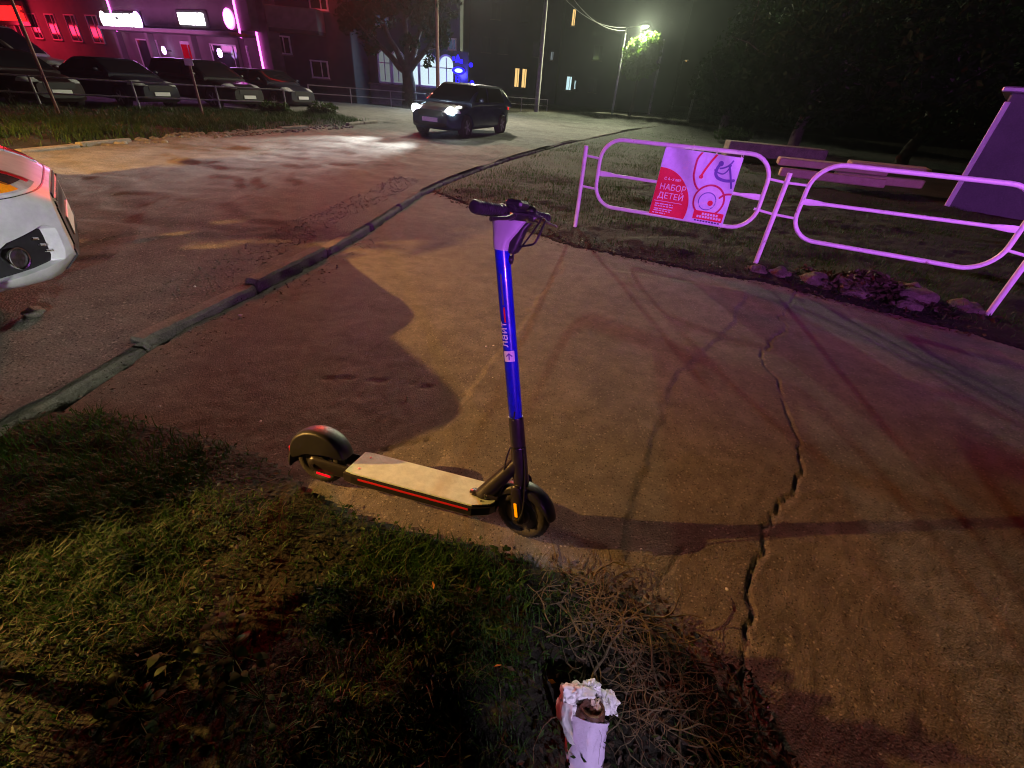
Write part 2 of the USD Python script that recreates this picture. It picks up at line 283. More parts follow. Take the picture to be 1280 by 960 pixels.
def grid_sheet(xs, ys, hf, clip=None):
    X, Y = np.meshgrid(xs, ys); x, y = X.ravel(), Y.ravel(); n, k = len(ys), len(xs)
    i, j = np.meshgrid(np.arange(n - 1), np.arange(k - 1), indexing='ij'); q = np.stack([i * k + j, i * k + j + 1, (i + 1) * k + j + 1, (i + 1) * k + j], -1).reshape(-1, 4)
    if clip is not None:
        c = np.c_[x[q].mean(1), y[q].mean(1)]; q = q[clip(c[:, 0], c[:, 1])]
    used = np.unique(q); new = np.zeros(n * k, int); new[used] = np.arange(len(used)); x, y = x[used], y[used]; q = new[q]
    return trimesh.Trimesh(np.c_[x, y, hf(x, y)], np.vstack([q[:, [0, 1, 2]], q[:, [0, 2, 3]]]), process=False)
def rows(y0, y1, d0, k):
    out = [y0]
    while out[-1] < y1: out.append(out[-1] + d0 + k * max(0, out[-1] - y0))
    return np.array(out)
gx = np.r_[-150, -90, -60, np.arange(-44, 45, 2.0), 60, 90, 150]
obj('ground', grid_sheet(gx, np.r_[-60, -30, np.arange(-16, 100, 3.0), 130, 180], lambda x, y: -.16 + .05 * (fbm(np.c_[x, y, x * 0] * .3, 3, 1) - .5)), 'dirt', smooth=True, label='bare dark ground between and beyond the roads', kind='structure')
obj('pavement', grid_sheet(np.arange(-2.2, 6.6, .0125), rows(-1.0, 7.6, .012, .0035), pave_h, lambda x, y: shapely.contains_xy(PAVE, x + .03 * (noise(np.c_[x, y, x * 0] * 14, 3) - .5), y + .06 * (noise(np.c_[x, y, x * 0] * 14, 4) - .5))), 'pavement_asphalt', smooth=True,
    label='cracked patched asphalt pavement under the scooter', kind='structure')
def param_road(la, ra, ys, ts, hf):
    T, Y = np.meshgrid(ts, ys); X = la(Y) * (1 - T) + ra(Y) * T; n, k = T.shape
    i, j = np.meshgrid(np.arange(n - 1), np.arange(k - 1), indexing='ij'); q = np.stack([i * k + j, i * k + j + 1, (i + 1) * k + j + 1, (i + 1) * k + j], -1).reshape(-1, 4)
    x, y = X.ravel(), Y.ravel(); return trimesh.Trimesh(np.c_[x, y, hf(x, y)], np.vstack([q[:, [0, 1, 2]], q[:, [0, 2, 3]]]), process=False)
obj('road', param_road(lx, lambda y: kx(y) + .02, rows(-3, 80, .03, .006), np.linspace(0, 1, 230), road_h), 'old_asphalt', smooth=True, label='worn rutted road running away to the right behind the scooter', kind='structure')
SIDE = Polygon([(-5.2, 18.6), (-5.0, 27), (-9, 29), (-14, 27.4), (-24, 31), (-24, 28), (-12.5, 22.8), (-8.5, 18.2)])
obj('side_road', grid_sheet(np.arange(-24, -4.6, .16), np.arange(18, 31.2, .16), lambda x, y: .035 + .03 * (fbm(np.c_[x, y, x * 0] * .9, 4, 61) - .5), lambda x, y: shapely.contains_xy(SIDE, x, y)), 'old_asphalt', smooth=True, label='side road leaving to the left behind the moving car', kind='structure')
obj('parking_lot', grid_sheet(np.arange(-34, -8, .3), np.arange(10, 29, .3), lambda x, y: -.105 + .012 * (fbm(np.c_[x, y, x * 0] * .9, 4, 63) - .5), lambda x, y: (y - 13.2 > (x + 16) * .95) & (y < 27 - (x + 16) * .2) & ~shapely.contains_xy(SIDE, x, y)), 'old_asphalt', smooth=True, label='dark yard where the cars are parked on the left', kind='structure')
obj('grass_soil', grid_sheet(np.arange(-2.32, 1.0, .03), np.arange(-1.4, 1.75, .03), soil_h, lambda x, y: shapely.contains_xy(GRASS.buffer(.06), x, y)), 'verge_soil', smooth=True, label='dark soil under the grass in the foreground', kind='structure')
vx = np.r_[np.arange(-2, 6, .05), np.arange(6, 25, .3)]; vy = np.r_[np.arange(1.2, 10, .05), np.arange(10, 41, .35)]
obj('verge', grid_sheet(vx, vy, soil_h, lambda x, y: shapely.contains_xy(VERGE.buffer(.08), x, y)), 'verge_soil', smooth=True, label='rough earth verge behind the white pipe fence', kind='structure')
LV = Polygon([(-8.25, 4), (-8.05, 7.5), (-7.7, 9.6), (-6.85, 12.5), (-6.0, 15.9), (-5.75, 18.4), (-8.3, 18.4), (-9.6, 17.2), (-12.4, 14.2), (-16.5, 12.5), (-20, 6), (-14, 3)])
def lv_h(x, y):
    p = np.c_[x, y, np.zeros_like(x)]; d = np.where(shapely.contains_xy(LV, x, y), shapely.distance(shapely.points(x, y), LV.exterior), 0)
    return .02 + .12 * np.clip(d / .7, 0, 1) + .12 * (fbm(p * 1.4, 4, 71) - .5) + .07 * (fbm(p * 6, 3, 72) - .5)
obj('left_verge', grid_sheet(np.arange(-20, -5.6, .07), np.arange(3, 18.5, .07), lv_h, lambda x, y: shapely.contains_xy(LV, x, y)), 'verge_soil', smooth=True, label='raised earth verge across the road before the parked cars', kind='structure')

# kerb stones, one by one
kp = thing('kerb', 'row of old concrete kerb stones between road and pavement', None, kind='structure')
kl = LineString(KERB); s = 3.3; n = 0
while s < 46 and n < 60:
    L = 1.0 if s < 26 else 2.0; g = .015 + .045 * random.random(); a, b = np.array(kl.interpolate(s).coords[0]), np.array(kl.interpolate(s + L).coords[0]); c = (a + b) / 2
    st = rbox(L - g, .135, .28, b=.018); st = trimesh.Trimesh(st.vertices, st.faces).subdivide_to_size(.06)
    st.vertices += .030 * (np.stack([fbm(st.vertices * 11 + n * 7, 3, k) for k in (1, 2, 3)], 1) - .5) * np.array([.6, 1, .8])
    obj('kerb_stone', move(st, (c[0], c[1], -.078 + random.uniform(-.020, .014) - .05 * min(1, max(0, (3.4 - c[1]) / 1.4)) - .04 * min(1, max(0, (c[1] - 6.5) / 3))), math.degrees(math.atan2(b[1] - a[1], b[0] - a[0])) + random.uniform(-1.2, 1.2), rx=random.uniform(-4, 4)), 'kerb_concrete', kp, 30)
    s += L; n += 1
kl2 = thing('left_kerb', 'broken far kerb along the grassy verge across the road', None, kind='structure')
ll = LineString(LEFT); s = 11.5
while s < 24:
    a, b = np.array(ll.interpolate(s).coords[0]), np.array(ll.interpolate(s + 1).coords[0]); c = (a + b) / 2
    if random.random() < .72: obj('kerb_stone', move(rbox(.97, .15, .3, b=.02), (c[0] + random.uniform(-.05, .05), c[1], -.03 + random.uniform(-.03, .05)), math.degrees(math.atan2(b[1] - a[1], b[0] - a[0])) + random.uniform(-3, 3), rx=random.uniform(-9, 9)), 'kerb_concrete', kl2, 30)
    s += 1.0

# ------------------------------------------------------------------ grass, weeds, twigs, leaves, grit
def scatter(poly, n, rng, dens=None):
    a, b, c, d = poly.bounds; out = []
    while sum(map(len, out)) < n:
        x, y = rng.uniform(a, c, n), rng.uniform(b, d, n); k = shapely.contains_xy(poly, x, y)
        if dens is not None: k &= rng.random(n) < dens(x, y)
        out.append(np.c_[x[k], y[k]])
    return np.vstack(out)[:n]
def blades(xy, z, h, w, rng, lean=.5, segs=2):
    n = len(xy); az = rng.uniform(0, 2 * np.pi, n); d = np.c_[np.cos(az), np.sin(az), 0 * az]; s = np.c_[-np.sin(az), np.cos(az), 0 * az]; ln = rng.uniform(.1, 1, n) * lean * h
    base = np.c_[xy, z]; V = []
    for k in range(segs):
        t = k / segs; c = base + np.c_[0 * az, 0 * az, h * t * (1 - .25 * t * lean)] + d * (ln * t * t)[:, None]; ww = (w * (1 - .35 * t))[:, None] / 2; V += [c - s * ww, c + s * ww]
    V.append(base + np.c_[0 * az, 0 * az, h * (1 - .3 * lean)] + d * ln[:, None]); k = 2 * segs + 1
    V = np.stack(V, 1).reshape(-1, 3); F = []
    for i in range(segs - 1): F += [[2 * i, 2 * i + 1, 2 * i + 3], [2 * i, 2 * i + 3, 2 * i + 2]]
    F.append([2 * segs - 2, 2 * segs - 1, 2 * segs]); F = np.array(F)
    return trimesh.Trimesh(V, (F[None] + (np.arange(n) * k)[:, None, None]).reshape(-1, 3), process=False)
def clump(x, y, sc=3.0, seed=90): return np.clip((fbm(np.c_[x, y, x * 0] * sc, 3, seed) - .33) * 3.2, .12, 1)
rg = np.random.default_rng(11)
edge = GRASS.buffer(.03)
def ragged(x, y):
    d = shapely.distance(shapely.points(x, y), GRASS.exterior); return clump(x, y) * np.clip(.25 + d * 5, 0, 1) * np.where((x > .1) & (y < 1.3), np.clip(.30 - .25 * (x - .2), .05, 1), 1) * np.where((y > 1.36) & (x < -1.2), .45, 1)
xy = scatter(edge, 90000, rg, ragged); hz = soil_h(xy[:, 0], xy[:, 1]); cl = clump(xy[:, 0], xy[:, 1], 2.2, 95)
obj('grass', blades(xy, hz - .01, rg.uniform(.02, .072, len(xy)) * (.5 + 1.1 * cl), rg.uniform(.0018, .0052, len(xy)), rg, 1.0), 'grass_blade', smooth=False, label='short dark green grass in the left foreground below the scooter', cat='grass', kind='stuff')
xy = scatter(edge, 5200, rg, ragged); obj('dry_grass', blades(xy, soil_h(xy[:, 0], xy[:, 1]) - .005, rg.uniform(.03, .10, len(xy)), rg.uniform(.0014, .003, len(xy)), rg, 1.4), 'dry_blade', smooth=False, label='dry straw blades among the foreground grass', cat='dry grass', kind='stuff')
VG = VERGE.intersection(sbox(-2, 1, 9, 26))
vd = lambda x, y: clump(x, y, 1.4, 97) * np.clip(1.3 - .06 * y, .1, 1) * np.clip(shapely.distance(shapely.points(x, y), VERGE.exterior) * 1.8 + .12, 0, 1)
xy = scatter(VG, 42000, rg, vd); obj('verge_grass', blades(xy, soil_h(xy[:, 0], xy[:, 1]) - .01, rg.uniform(.03, .11, len(xy)), rg.uniform(.003, .008, len(xy)), rg, .9), 'grass_blade', smooth=False, label='thin dark grass on the verge behind the white fence', cat='grass', kind='stuff')
xy = scatter(VG, 9000, rg, vd); obj('verge_dry_grass', blades(xy, soil_h(xy[:, 0], xy[:, 1]) - .01, rg.uniform(.03, .09, len(xy)), rg.uniform(.003, .007, len(xy)), rg, 1.4), 'dry_blade', smooth=False, label='withered straw on the verge behind the white fence', cat='dry grass', kind='stuff')
xy = scatter(LV, 30000, rg, lambda x, y: clump(x, y, 1.1, 99) * np.clip((x + 12.5) / 3, .08, 1) * np.clip(shapely.distance(shapely.points(x, y), LV.exterior) * 1.6 - .12, .02, 1)); obj('roadside_grass', blades(xy, lv_h(xy[:, 0], xy[:, 1]) - .02, rg.uniform(.08, .26, len(xy)), rg.uniform(.008, .018, len(xy)), rg, .9), 'weed_leaf', smooth=False, label='bright green roadside grass on the verge across the road', cat='grass', kind='stuff')
def leaf_quads(c, size, rng, flat=.6, nrm=None):
    n = len(c); u = rng.normal(size=(n, 3)); 
    if flat: u[:, 2] *= (1 - flat)
    u /= np.linalg.norm(u, axis=1, keepdims=True); v = rng.normal(size=(n, 3)); v[:, 2] *= (1 - flat); v -= u * (u * v).sum(1, keepdims=True); v /= np.linalg.norm(v, axis=1, keepdims=True); w = np.cross(u, v); s = np.broadcast_to(size, (n,))[:, None]
    V = np.stack([c - u * s, c - u * s * .1 + v * s * .48 + w * s * .12, c + u * s, c - u * s * .1 - v * s * .48 + w * s * .12, c - w * s * .06], 1).reshape(-1, 3)
    F = np.array([[0, 4, 1], [1, 4, 2], [2, 4, 3], [3, 4, 0]]); return trimesh.Trimesh(V, (F[None] + (np.arange(n) * 5)[:, None, None]).reshape(-1, 3), process=False)
xy = scatter(GRASS, 5200, rg, lambda x, y: clump(x, y, 3.5, 101) * np.where(x > .25, .25, 1)); obj('clover', leaf_quads(np.c_[xy, soil_h(xy[:, 0], xy[:, 1]) + rg.uniform(.004, .04, len(xy))], rg.uniform(.006, .015, len(xy)), rg), 'weed_leaf', smooth=False, label='small round weed leaves low in the foreground grass', cat='ground cover', kind='stuff')
for i, (x, y, k, lb) in enumerate([(-.74, .60, 26, 'broad leaf weed low in the grass, the larger lighter one towards the bottom edge'), (-.92, .45, 24, 'pale weed rosette nearest the bottom left corner of the picture'), (-.60, .50, 16, 'small leafy weed just right of the largest pale weed'), (.02, 1.02, 12, 'bright green weed sprig under the scooter front wheel'), (-1.38, 1.45, 12, 'leafy weed on the far edge of the grass left of the rear wheel')]):
    z = float(soil_h(np.array([x]), np.array([y]))[0]); t = thing('weed_plant', lb, 'weed', (x, y, z)); sz = .017 if k > 20 else .012
    for q in range(k):
        a, r, h = rg.uniform(0, 6.28), rg.uniform(.02, .10) * (1 if k > 13 else .5), rg.uniform(.02, .075) * (1 if k > 13 else .6); e = np.array([r * math.cos(a), r * math.sin(a), h]); out = np.array([math.cos(a), math.sin(a), -.25]); sd = np.array([-math.sin(a), math.cos(a), rg.uniform(-.3, .3)]); s_ = sz * rg.uniform(.7, 1.3)
        P = [e]; tt = np.linspace(0, 1, 6); L = []; R = []
        for u in tt: c = e + out * s_ * 2 * u + np.array([0, 0, .3 * s_ * math.sin(3 * u)]); wd = s_ * .62 * math.sin(math.pi * (u * .9 + .06)); L.append(c - sd * wd); R.append(c + sd * wd)
        V = np.vstack([L, R]); F = []
        for j in range(5): F += [[j, j + 1, 6 + j + 1], [j, 6 + j + 1, 6 + j]]
        obj('leaf', cat_(trimesh.Trimesh(V, F, process=False), tube([[0, 0, -.005], e * .6 + [0, 0, .01], e], .0012, 4)), 'weed_leaf', t, True)
def twig(p0, az, L, r, rng, rise=.12, fork=2):
    n = 7; pts = [np.array(p0, float)]; a = az; zt = rng.uniform(.2, 1) * rise
    for k in range(n): a += rng.normal(0, .38); pts.append(pts[-1] + np.array([math.cos(a), math.sin(a), zt * (1 - 1.7 * k / n)]) * L / n)
    for p in pts: p[2] = max(p[2], .006)
    out = [tube(pts, np.linspace(r, r * .35, n + 1), 5)]
    for f in range(fork):
        k = rng.integers(1, n - 1); out += twig(pts[k], a + rng.choice([-1, 1]) * rng.uniform(.4, 1.1), L * rng.uniform(.3, .6), r * .6, rng, rise, fork - 1)
    return out
def on_soil(x, y): return float(soil_h(np.array([x]), np.array([y]))[0])
big = [(.40, .78, .5, .34, 'long forked dry branch lying lengthwise in the middle of the twig heap'), (.22, .86, -.75, .40, 'straight bare stick pointing down right from the edge of the dark grass'), (.30, .60, 1.0, .36, 'curved forked branch above the crumpled paper'), (.52, .66, -1.0, .34, 'pale bent branch at the right of the twig heap'),
       (.36, .98, .9, .20, 'upright dry stalk close to the scooter front wheel'), (.56, .82, 1.9, .26, 'thin upright stalk crossing the pavement edge above the heap'), (.58, .56, 2.4, .36, 'long pale branch across the lower right of the heap'), (.24, .52, 2.0, .30, 'single bare stem standing beside the crumpled paper'), (.60, .50, -1.2, .3, 'branch nearest the bottom right end of the twig heap')]
for x, y, a, L, lb in big:
    obj('dry_branch', cat_(*twig((x, y, on_soil(x, y) + .012), a, L, .0052, rg, .22, 2)), 'dry_twig', smooth=True, label=lb, cat='branch')
tw = []
for k in range(330):
    t = rg.random(); c = np.array([.30, 1.0]) * (1 - t) + np.array([.64, .42]) * t; c = c + rg.normal(0, .075 + .05 * t, 2)
    if not shapely.contains_xy(edge, *c): continue
    tw += twig((c[0], c[1], on_soil(*c) + rg.uniform(.0, .035)), rg.normal(.6 if t < .4 else -.6, .9) + (math.pi if rg.random() < .35 else 0), rg.uniform(.07, .21), rg.uniform(.0008, .0024), rg, .34, rg.integers(0, 2))
obj('dry_twigs', cat_(*tw), 'dry_twig', smooth=True, label='tangled heap of thin dry twigs on the pavement edge right of the grass', cat='twigs', kind='stuff')
def bitleaf(n, poly, zf, s, rng, dens=None):
    xy = scatter(poly, n, rng, dens); return leaf_quads(np.c_[xy, zf(xy[:, 0], xy[:, 1]) + rng.uniform(.002, .012, n)], rng.uniform(*s, n), rng, .8)
obj('fallen_leaves', cat_(bitleaf(700, Polygon([(.2, 1.08), (.55, 1.0), (.85, .7), (.9, .4), (.3, .4)]), lambda x, y: np.maximum(soil_h(x, y), 0), (.006, .018), rg), bitleaf(500, GRASS, lambda x, y: soil_h(x, y) + .02, (.006, .016), rg), bitleaf(500, LineString([(-2.15, 2.0), (-2.12, 2.7), (-1.86, 3.6), (-1.78, 4.6)]).buffer(.24), lambda x, y: x * 0 + .004, (.004, .012), rg),
    bitleaf(1600, LineString([(-1.4, 7.6), (.3, 5.45), (1.3, 5.05), (2.6, 4.6), (3.9, 3.8)]).buffer(.22), lambda x, y: np.maximum(soil_h(x, y), 0), (.008, .026), rg)), 'dead_leaf', smooth=False, label='brown fallen leaf scraps along the pavement edges', cat='fallen leaves', kind='stuff')
for x, y, lb in [(.19, .60, 'small orange fallen leaf in the dark grass above the crumpled paper'), (.03, .62, 'tiny orange leaf left of the other orange leaf in the dark grass'), (-.20, .84, 'pale orange leaf lying in the black shadow below the deck')]:
    obj('orange_leaf', move(leaf_quads(np.zeros((1, 3)), .013, np.random.default_rng(int(1000 + x * 100)), .7), (x, y, on_soil(x, y) + .045)), 'orange_leaf', smooth=True, label=lb, cat='leaf')
def pebble(s, rng, flat=.6, sub=1):
    m = trimesh.creation.icosphere(sub); v = m.vertices; v *= (.75 + .5 * noise(v * 1.6 + rng.uniform(0, 50), 3))[:, None]; v *= np.array([s * rng.uniform(.7, 1.3), s * rng.uniform(.7, 1.2), s * flat]); m.vertices = v; return move(m, rz=rng.uniform(0, 360))
gr = []
for band, n, s0, s1, zz in ((LineString([(-2.55, 3.2), (-2.5, 4.2), (-2.3, 5.4), (-2.14, 6.6), (-2.05, 8)]).buffer(.22), 800, .003, .011, None), (LineString([(-2.15, 1.9), (-2.1, 2.7), (-1.9, 3.6), (-1.75, 4.8)]).buffer(.2), 200, .003, .009, 0), (Polygon([(-1.6, 1.7), (-1.6, 6), (2, 4.4), (3, 2), (1, 1.2)]), 130, .002, .006, 0), (Polygon([(-8.3, 8), (-7.2, 9.6), (-6.4, 12), (-5.6, 16), (-6.2, 16), (-7.6, 11), (-8.5, 8)]), 240, .02, .07, None)):
    for x, y in scatter(band, n, rg):
        z = zz if zz is not None else float(road_h(np.array([x]), np.array([y]))[0]); gr.append(move(pebble(rg.uniform(s0, s1), rg), (x, y, z + .002)))
obj('gravel', cat_(*gr), 'kerb_concrete', smooth=False, label='loose gravel and grit along the kerb and on the asphalt', cat='gravel', kind='stuff')
for x, y, s_, lb in [(-1.96, 2.8, .012, 'white litter scrap on the dirt beside the kerb, left one of two'), (-2.42, 3.05, .010, 'white scrap on the road side of the kerb nearest the white car'), (-.20, 2.66, .006, 'tiny white speck left of the stem, left of a close pair'), (-.15, 2.68, .005, 'tiny white speck left of the stem, right of a close pair'), (-.12, 2.28, .005, 'single white speck left of the lower blue stem'), (.57, 1.13, .007, 'white scrap lying in the long stem shadow'), (.86, .99, .005, 'pale speck beside the main crack near the long shadow'), (-1.24, 1.69, .006, 'white scrap at the far edge of the grass left of the rear wheel'), (-1.78, 1.74, .006, 'white scrap under the kerb near the dark grass corner')]:
    obj('litter_scrap', move(pebble(s_, np.random.default_rng(int(1e3 * abs(x))), .5, 2), (x, y, .012 if x > -2.2 else .085)), 'litter_white', smooth=True, label=lb, cat='litter')
obj('loose_stone', move(pebble(.045, rg, .7, 3), (-3.12, 2.5, .06)), 'kerb_concrete', smooth=True, label='pale stone on the road in front of the white car', cat='stone')
# clods, dead leaves and stones beyond the pavement edge
for i, (x, y, s_, lb) in enumerate([(3.05, 4.62, .17, 'low clod of earth left of the leaf heap beyond the pavement'), (3.42, 4.52, .21, 'largest pale clod in the heap under the second fence panel'), (3.62, 4.75, .16, 'pale stone lying behind the largest clod'), (3.85, 4.32, .20, 'brown clod right of the largest clod'), (3.70, 4.12, .12, 'small clod at the pavement edge in front of the heap'), (4.25, 4.15, .17, 'dark clod near the third fence post'), (4.0, 4.55, .15, 'rounded clod behind the brown clod'), (2.75, 4.75, .12, 'small stone beside the second fence post'), (2.55, 4.85, .10, 'smallest stone at the foot of the second fence post')]):
    m = pebble(s_, rg, .62, 4); v = m.vertices; m.vertices = v + .075 * np.stack([fbm(v * 11 + i + 7 * k, 4, 4 + k) - .5 for k in range(3)], 1); obj('earth_clod', move(m, (x, y, .02)), 'clod_earth', smooth=40, label=lb, cat='clod')
lh = np.c_[rg.normal(3.55, .30, 1500), rg.normal(4.5, .16, 1500)]; lh[:, 1] -= (lh[:, 0] - 3.5) * .4; lz = .03 + .18 * np.exp(-((lh[:, 0] - 3.5) ** 2 / .12 + (lh[:, 1] - 4.5) ** 2 / .06)) * rg.random(1500)
obj('leaf_heap', leaf_quads(np.c_[lh, lz + .02], rg.uniform(.018, .05, 1500), rg, .4), 'dead_leaf', smooth=False, label='heap of withered brown leaves under the second fence panel', cat='leaf heap', kind='stuff')

# ------------------------------------------------------------------ the scooter (x forward, y to its left, z up)
def build_scooter():
    t = thing('kick_scooter', 'blue stemmed electric kick scooter standing tilted on the pavement edge', 'scooter', (.085, 1.161, .012), (0, 0, 0))
    x = UsdGeom.Xform(stage.GetPrimAtPath(t)); x.ClearXformOpOrder(); x.AddTranslateOp(opSuffix='at').Set(Gf.Vec3d(.085, 1.161, .004)); x.AddRotateZOp(opSuffix='yaw').Set(-12.5); x.AddRotateXOp(opSuffix='lean').Set(-11.0)
    R = .112; AX = np.array([0, 0, R]); RX = np.array([-.895, 0, R]); ax = np.array([-.205, 0, .979]); ax /= np.linalg.norm(ax); STEER = -15.0
    piv = AX
    def steer(m):
        m = m.copy(); m.apply_transform(trimesh.transformations.rotation_matrix(math.radians(STEER), ax, piv)); return m
    S = lambda h: AX + ax * h                              # a point on the steering axis
    def wheel(name, c, st):
        f = steer if st else (lambda m: m)
        tyre = trimesh.creation.torus(R - .026, .026, major_sections=56, minor_sections=16); tyre.apply_transform(trimesh.transformations.rotation_matrix(np.pi / 2, [1, 0, 0])); v = tyre.vertices; v[:, 1] *= 1.05
        gro = []
        for k in range(36):                                 # tread blocks
            a = k * 2 * np.pi / 36
            for sd in (-1, 1): gro.append(move(rbox(.012, .011, .003, (0, 0, 0), .001), (0, sd * .009, R - .0005), ry=0))
            for g in gro[-2:]: g.apply_transform(trimesh.transformations.rotation_matrix(a, [0, 1, 0]))
        w = obj(name, f(move(rev([(0, -.030), (.034, -.030), (.040, -.024), (.055, -.020), (.064, -.022), (.068, -.018), (.068, .018), (.064, .022), (.055, .020), (.040, .024), (.034, .030), (0, .030)], 'y', 48), c)), 'rim_metal', t, 30)
        obj('tyre', f(move(cat_(tyre, *gro), c)), 'tyre_rubber', w, 40)
        hub = [move(rev([(0, sd * .036), (.016, sd * .036), (.020, sd * .031), (0, sd * .030)], 'y', 20), c) for sd in (-1, 1)]
        obj('hub_cap', f(cat_(*hub)), 'black_metal', w, 30)
        bolts = [move(rev([(0, sd * .030), (.0035, sd * .030), (.0035, sd * .0265), (0, sd * .0265)], 'y', 8), c + np.array([.046 * math.cos(a), 0, .046 * math.sin(a)])) for sd in (-1, 1) for a in np.linspace(0, 2 * np.pi, 6)[:-1]]
        obj('hub_bolts', f(cat_(*bolts)), 'bright_metal', w, 30)
        obj('valve', f(move(cyl([.03, -.022, -.045], [.036, -.03, -.055], .003, 8), c)), 'bright_metal', w, 30)
    wheel('front_wheel', AX, True); wheel('rear_wheel', RX, False)
    def fender(c, a0, a1, r, wid, n, flare=0, drop=.02, th=.004, wid2=None):
        rings = []
        for i, a in enumerate(np.linspace(a0, a1, n)):
            k = i / (n - 1); w = (wid + ((wid2 or wid) - wid) * k) * (1 - .25 * (2 * k - 1) ** 4); d = drop * (math.sin(math.pi * min(1, max(0, k))) ** .5 + .15)
            rr = r + flare * k; e = np.array([math.cos(math.radians(a)), 0, math.sin(math.radians(a))]); y = np.array([0, 1.0, 0])
            out = [(-1, -d), (-1, -.012), (-.86, -.003), (-.5, .003), (0, .005), (.5, .003), (.86, -.003), (1, -.012), (1, -d)]
            o = [c + e * (rr + q[1]) + y * q[0] * w for q in out]; inn = [c + e * (rr + q[1] - th) + y * q[0] * (w - th) for q in out[::-1]]; rings.append(o + inn)
        return loft(rings)
    obj('front_fender', steer(fender(AX, 12, 172, R + .018, .036, 22, drop=.026)), 'black_plastic', t, 40)
    # rear mudguard: broad, deeper at the sides towards the deck
    rf = fender(RX, 20, 186, R + .030, .050, 26, drop=.088, wid2=.038); obj('rear_fender', rf, 'black_plastic', t, 40)
    obj('rear_fender_tail', fender(RX, 176, 204, R + .030, .032, 8, flare=.022, drop=.012), 'black_plastic', t, 40)
    # rear forks either side of the wheel, with a faintly glowing red strip on the near one
    for sd in (-1, 1):
        arm = m3.Manifold.batch_hull([m3.Manifold.sphere(r, 16).scale([1, .45, 1]).translate([x_, sd * .047, z_]) for x_, z_, r in ((-.895, R, .034), (-.82, R - .005, .030), (-.715, .112, .026))]); f = obj('rear_fork', to_tm(arm), 'black_metal', t, 35)
        obj('axle_nut', move(cyl([0, sd * .062, 0], [0, sd * .073, 0], .011, 6), RX), 'black_metal', f, 30)
        obj('side_marker_strip', move(rbox(.066, .004, .011, b=.0018), (-.845, sd * .0655, .082), ry=3), 'tail_red', f, 30)
    obj('tail_lamp', cat_(move(rbox(.012, .045, .03, b=.004), RX + np.array([-R - .03, 0, .02]))), 'tail_red', t, 30)
    # deck
    dp = Polygon([(-.735, -.075), (-.70, -.082), (-.19, -.082), (-.13, -.05), (-.115, -.03), (-.115, .03), (-.13, .05), (-.19, .082), (-.70, .082), (-.735, .075)]).buffer(.012, quad_segs=4).buffer(-.004)
    deck = m3.Manifold.batch_hull([to_mf(extr(dp.buffer(-.010), .050, .088)), to_mf(extr(dp, .032, .100))]); d = obj('deck', to_tm(deck), 'black_metal', t, 30)
    matp = dp.buffer(-.009); obj('deck_mat', extr(matp, .006, .1375), 'deck_mat', t, 30)
    for sd in (-1, 1): obj('side_strip', rbox(.47, .003, .009, (-.435, sd * .0908, .126), .001), 'red_tape', d, 30)
    obj('deck_screws', cat_(*[cyl([x_, y_, .1436], [x_, y_, .1455], .0045, 10) for x_ in (-.69, -.165) for y_ in (-.045, .045)]), 'bright_metal', d, 30)
    # neck: inclined down tube, head tube and sleeve
    h1 = S(.205); neck = m3.Manifold.batch_hull([m3.Manifold.sphere(.030, 24).scale([1.25, 1.15, .8]).translate([-.165, 0, .150]), m3.Manifold.sphere(.026, 24).translate(list(h1 + np.array([-.012, 0, .012])))])
    obj('down_tube', to_tm(neck), 'black_metal', t, 30)
    obj('neck_base', to_tm(m3.Manifold.batch_hull([m3.Manifold.sphere(.020, 20).scale([1.6, 1.5, .6]).translate([-.145, 0, .142]), m3.Manifold.sphere(.018, 20).scale([1.2, 1.3, .6]).translate([-.205, 0, .144])])), 'black_metal', t, 30)
    fold = obj('folding_latch', cat_(cyl([-.150, -.040, .165], [-.150, .040, .165], .009, 14), rbox(.05, .010, .016, (-.125, -.038, .168), .004)), 'black_metal', t, 30); obj('latch_pin', cat_(cyl([-.150, -.044, .165], [-.150, -.040, .165], .006, 12)), 'bright_metal', fold, 30)
    def axtube(h0, h1_, prof_r, n=28): return tube([S(h0), S((h0 + h1_) / 2), S(h1_)], prof_r, n)
    obj('head_tube', tube([S(.115), S(.120), S(.285), S(.292)], [.026, .030, .029, .027], 28), 'black_metal', t, 30)
    obj('stem_sleeve', tube([S(.295), S(.299), S(.405), S(.412)], [.0275, .0285, .0275, .0265], 28), 'black_metal', t, 30)
    obj('collar_screws', cat_(*[rev([(0, -.004), (.006, -.003), (.006, .003), (0, .004)], 'x', 10).apply_translation(S(h) + np.array([0, sd * .031, 0])) for h, sd in ((.414, -1), (.414, 1), (.293, 1), (.293, -1))]), 'bright_metal', t, 30)
    # front fork, steered with the wheel
    crown = steer(to_tm(m3.Manifold.batch_hull([m3.Manifold.sphere(.027, 20).translate(list(S(.135))), m3.Manifold.sphere(.018, 20).scale([1.2, 2.4, 1]).translate(list(S(.118)))])))
    fk = obj('front_fork', crown, 'black_metal', t, 30)
    for sd in (-1, 1):
        leg = to_tm(m3.Manifold.batch_hull([m3.Manifold.sphere(r, 18).scale([1, .5, 1]).translate(list(S(h) + np.array([0, sd * .045, 0]))) for h, r in ((.125, .022), (.05, .026), (-.006, .026))])); lg = obj('fork_leg', steer(leg), 'black_metal', t, 35)
        o = move(rbox(.0125, .004, .062, b=.002), S(.045) + np.array([0, sd * .0595, 0]), ry=-12); obj('side_reflector', steer(o), 'glowing_reflector_orange', lg, 30)
        obj('axle_nut', steer(move(cyl([0, sd * .056, 0], [0, sd * .070, 0], .010, 6), AX)), 'black_metal', lg, 30)
    # blue stem
    obj('stem', tube([S(.405), S(.41), S(.86), S(.995), S(1.0)], [.0240, .0245, .0245, .0245, .0235], 36), 'blue_paint', t, 40)
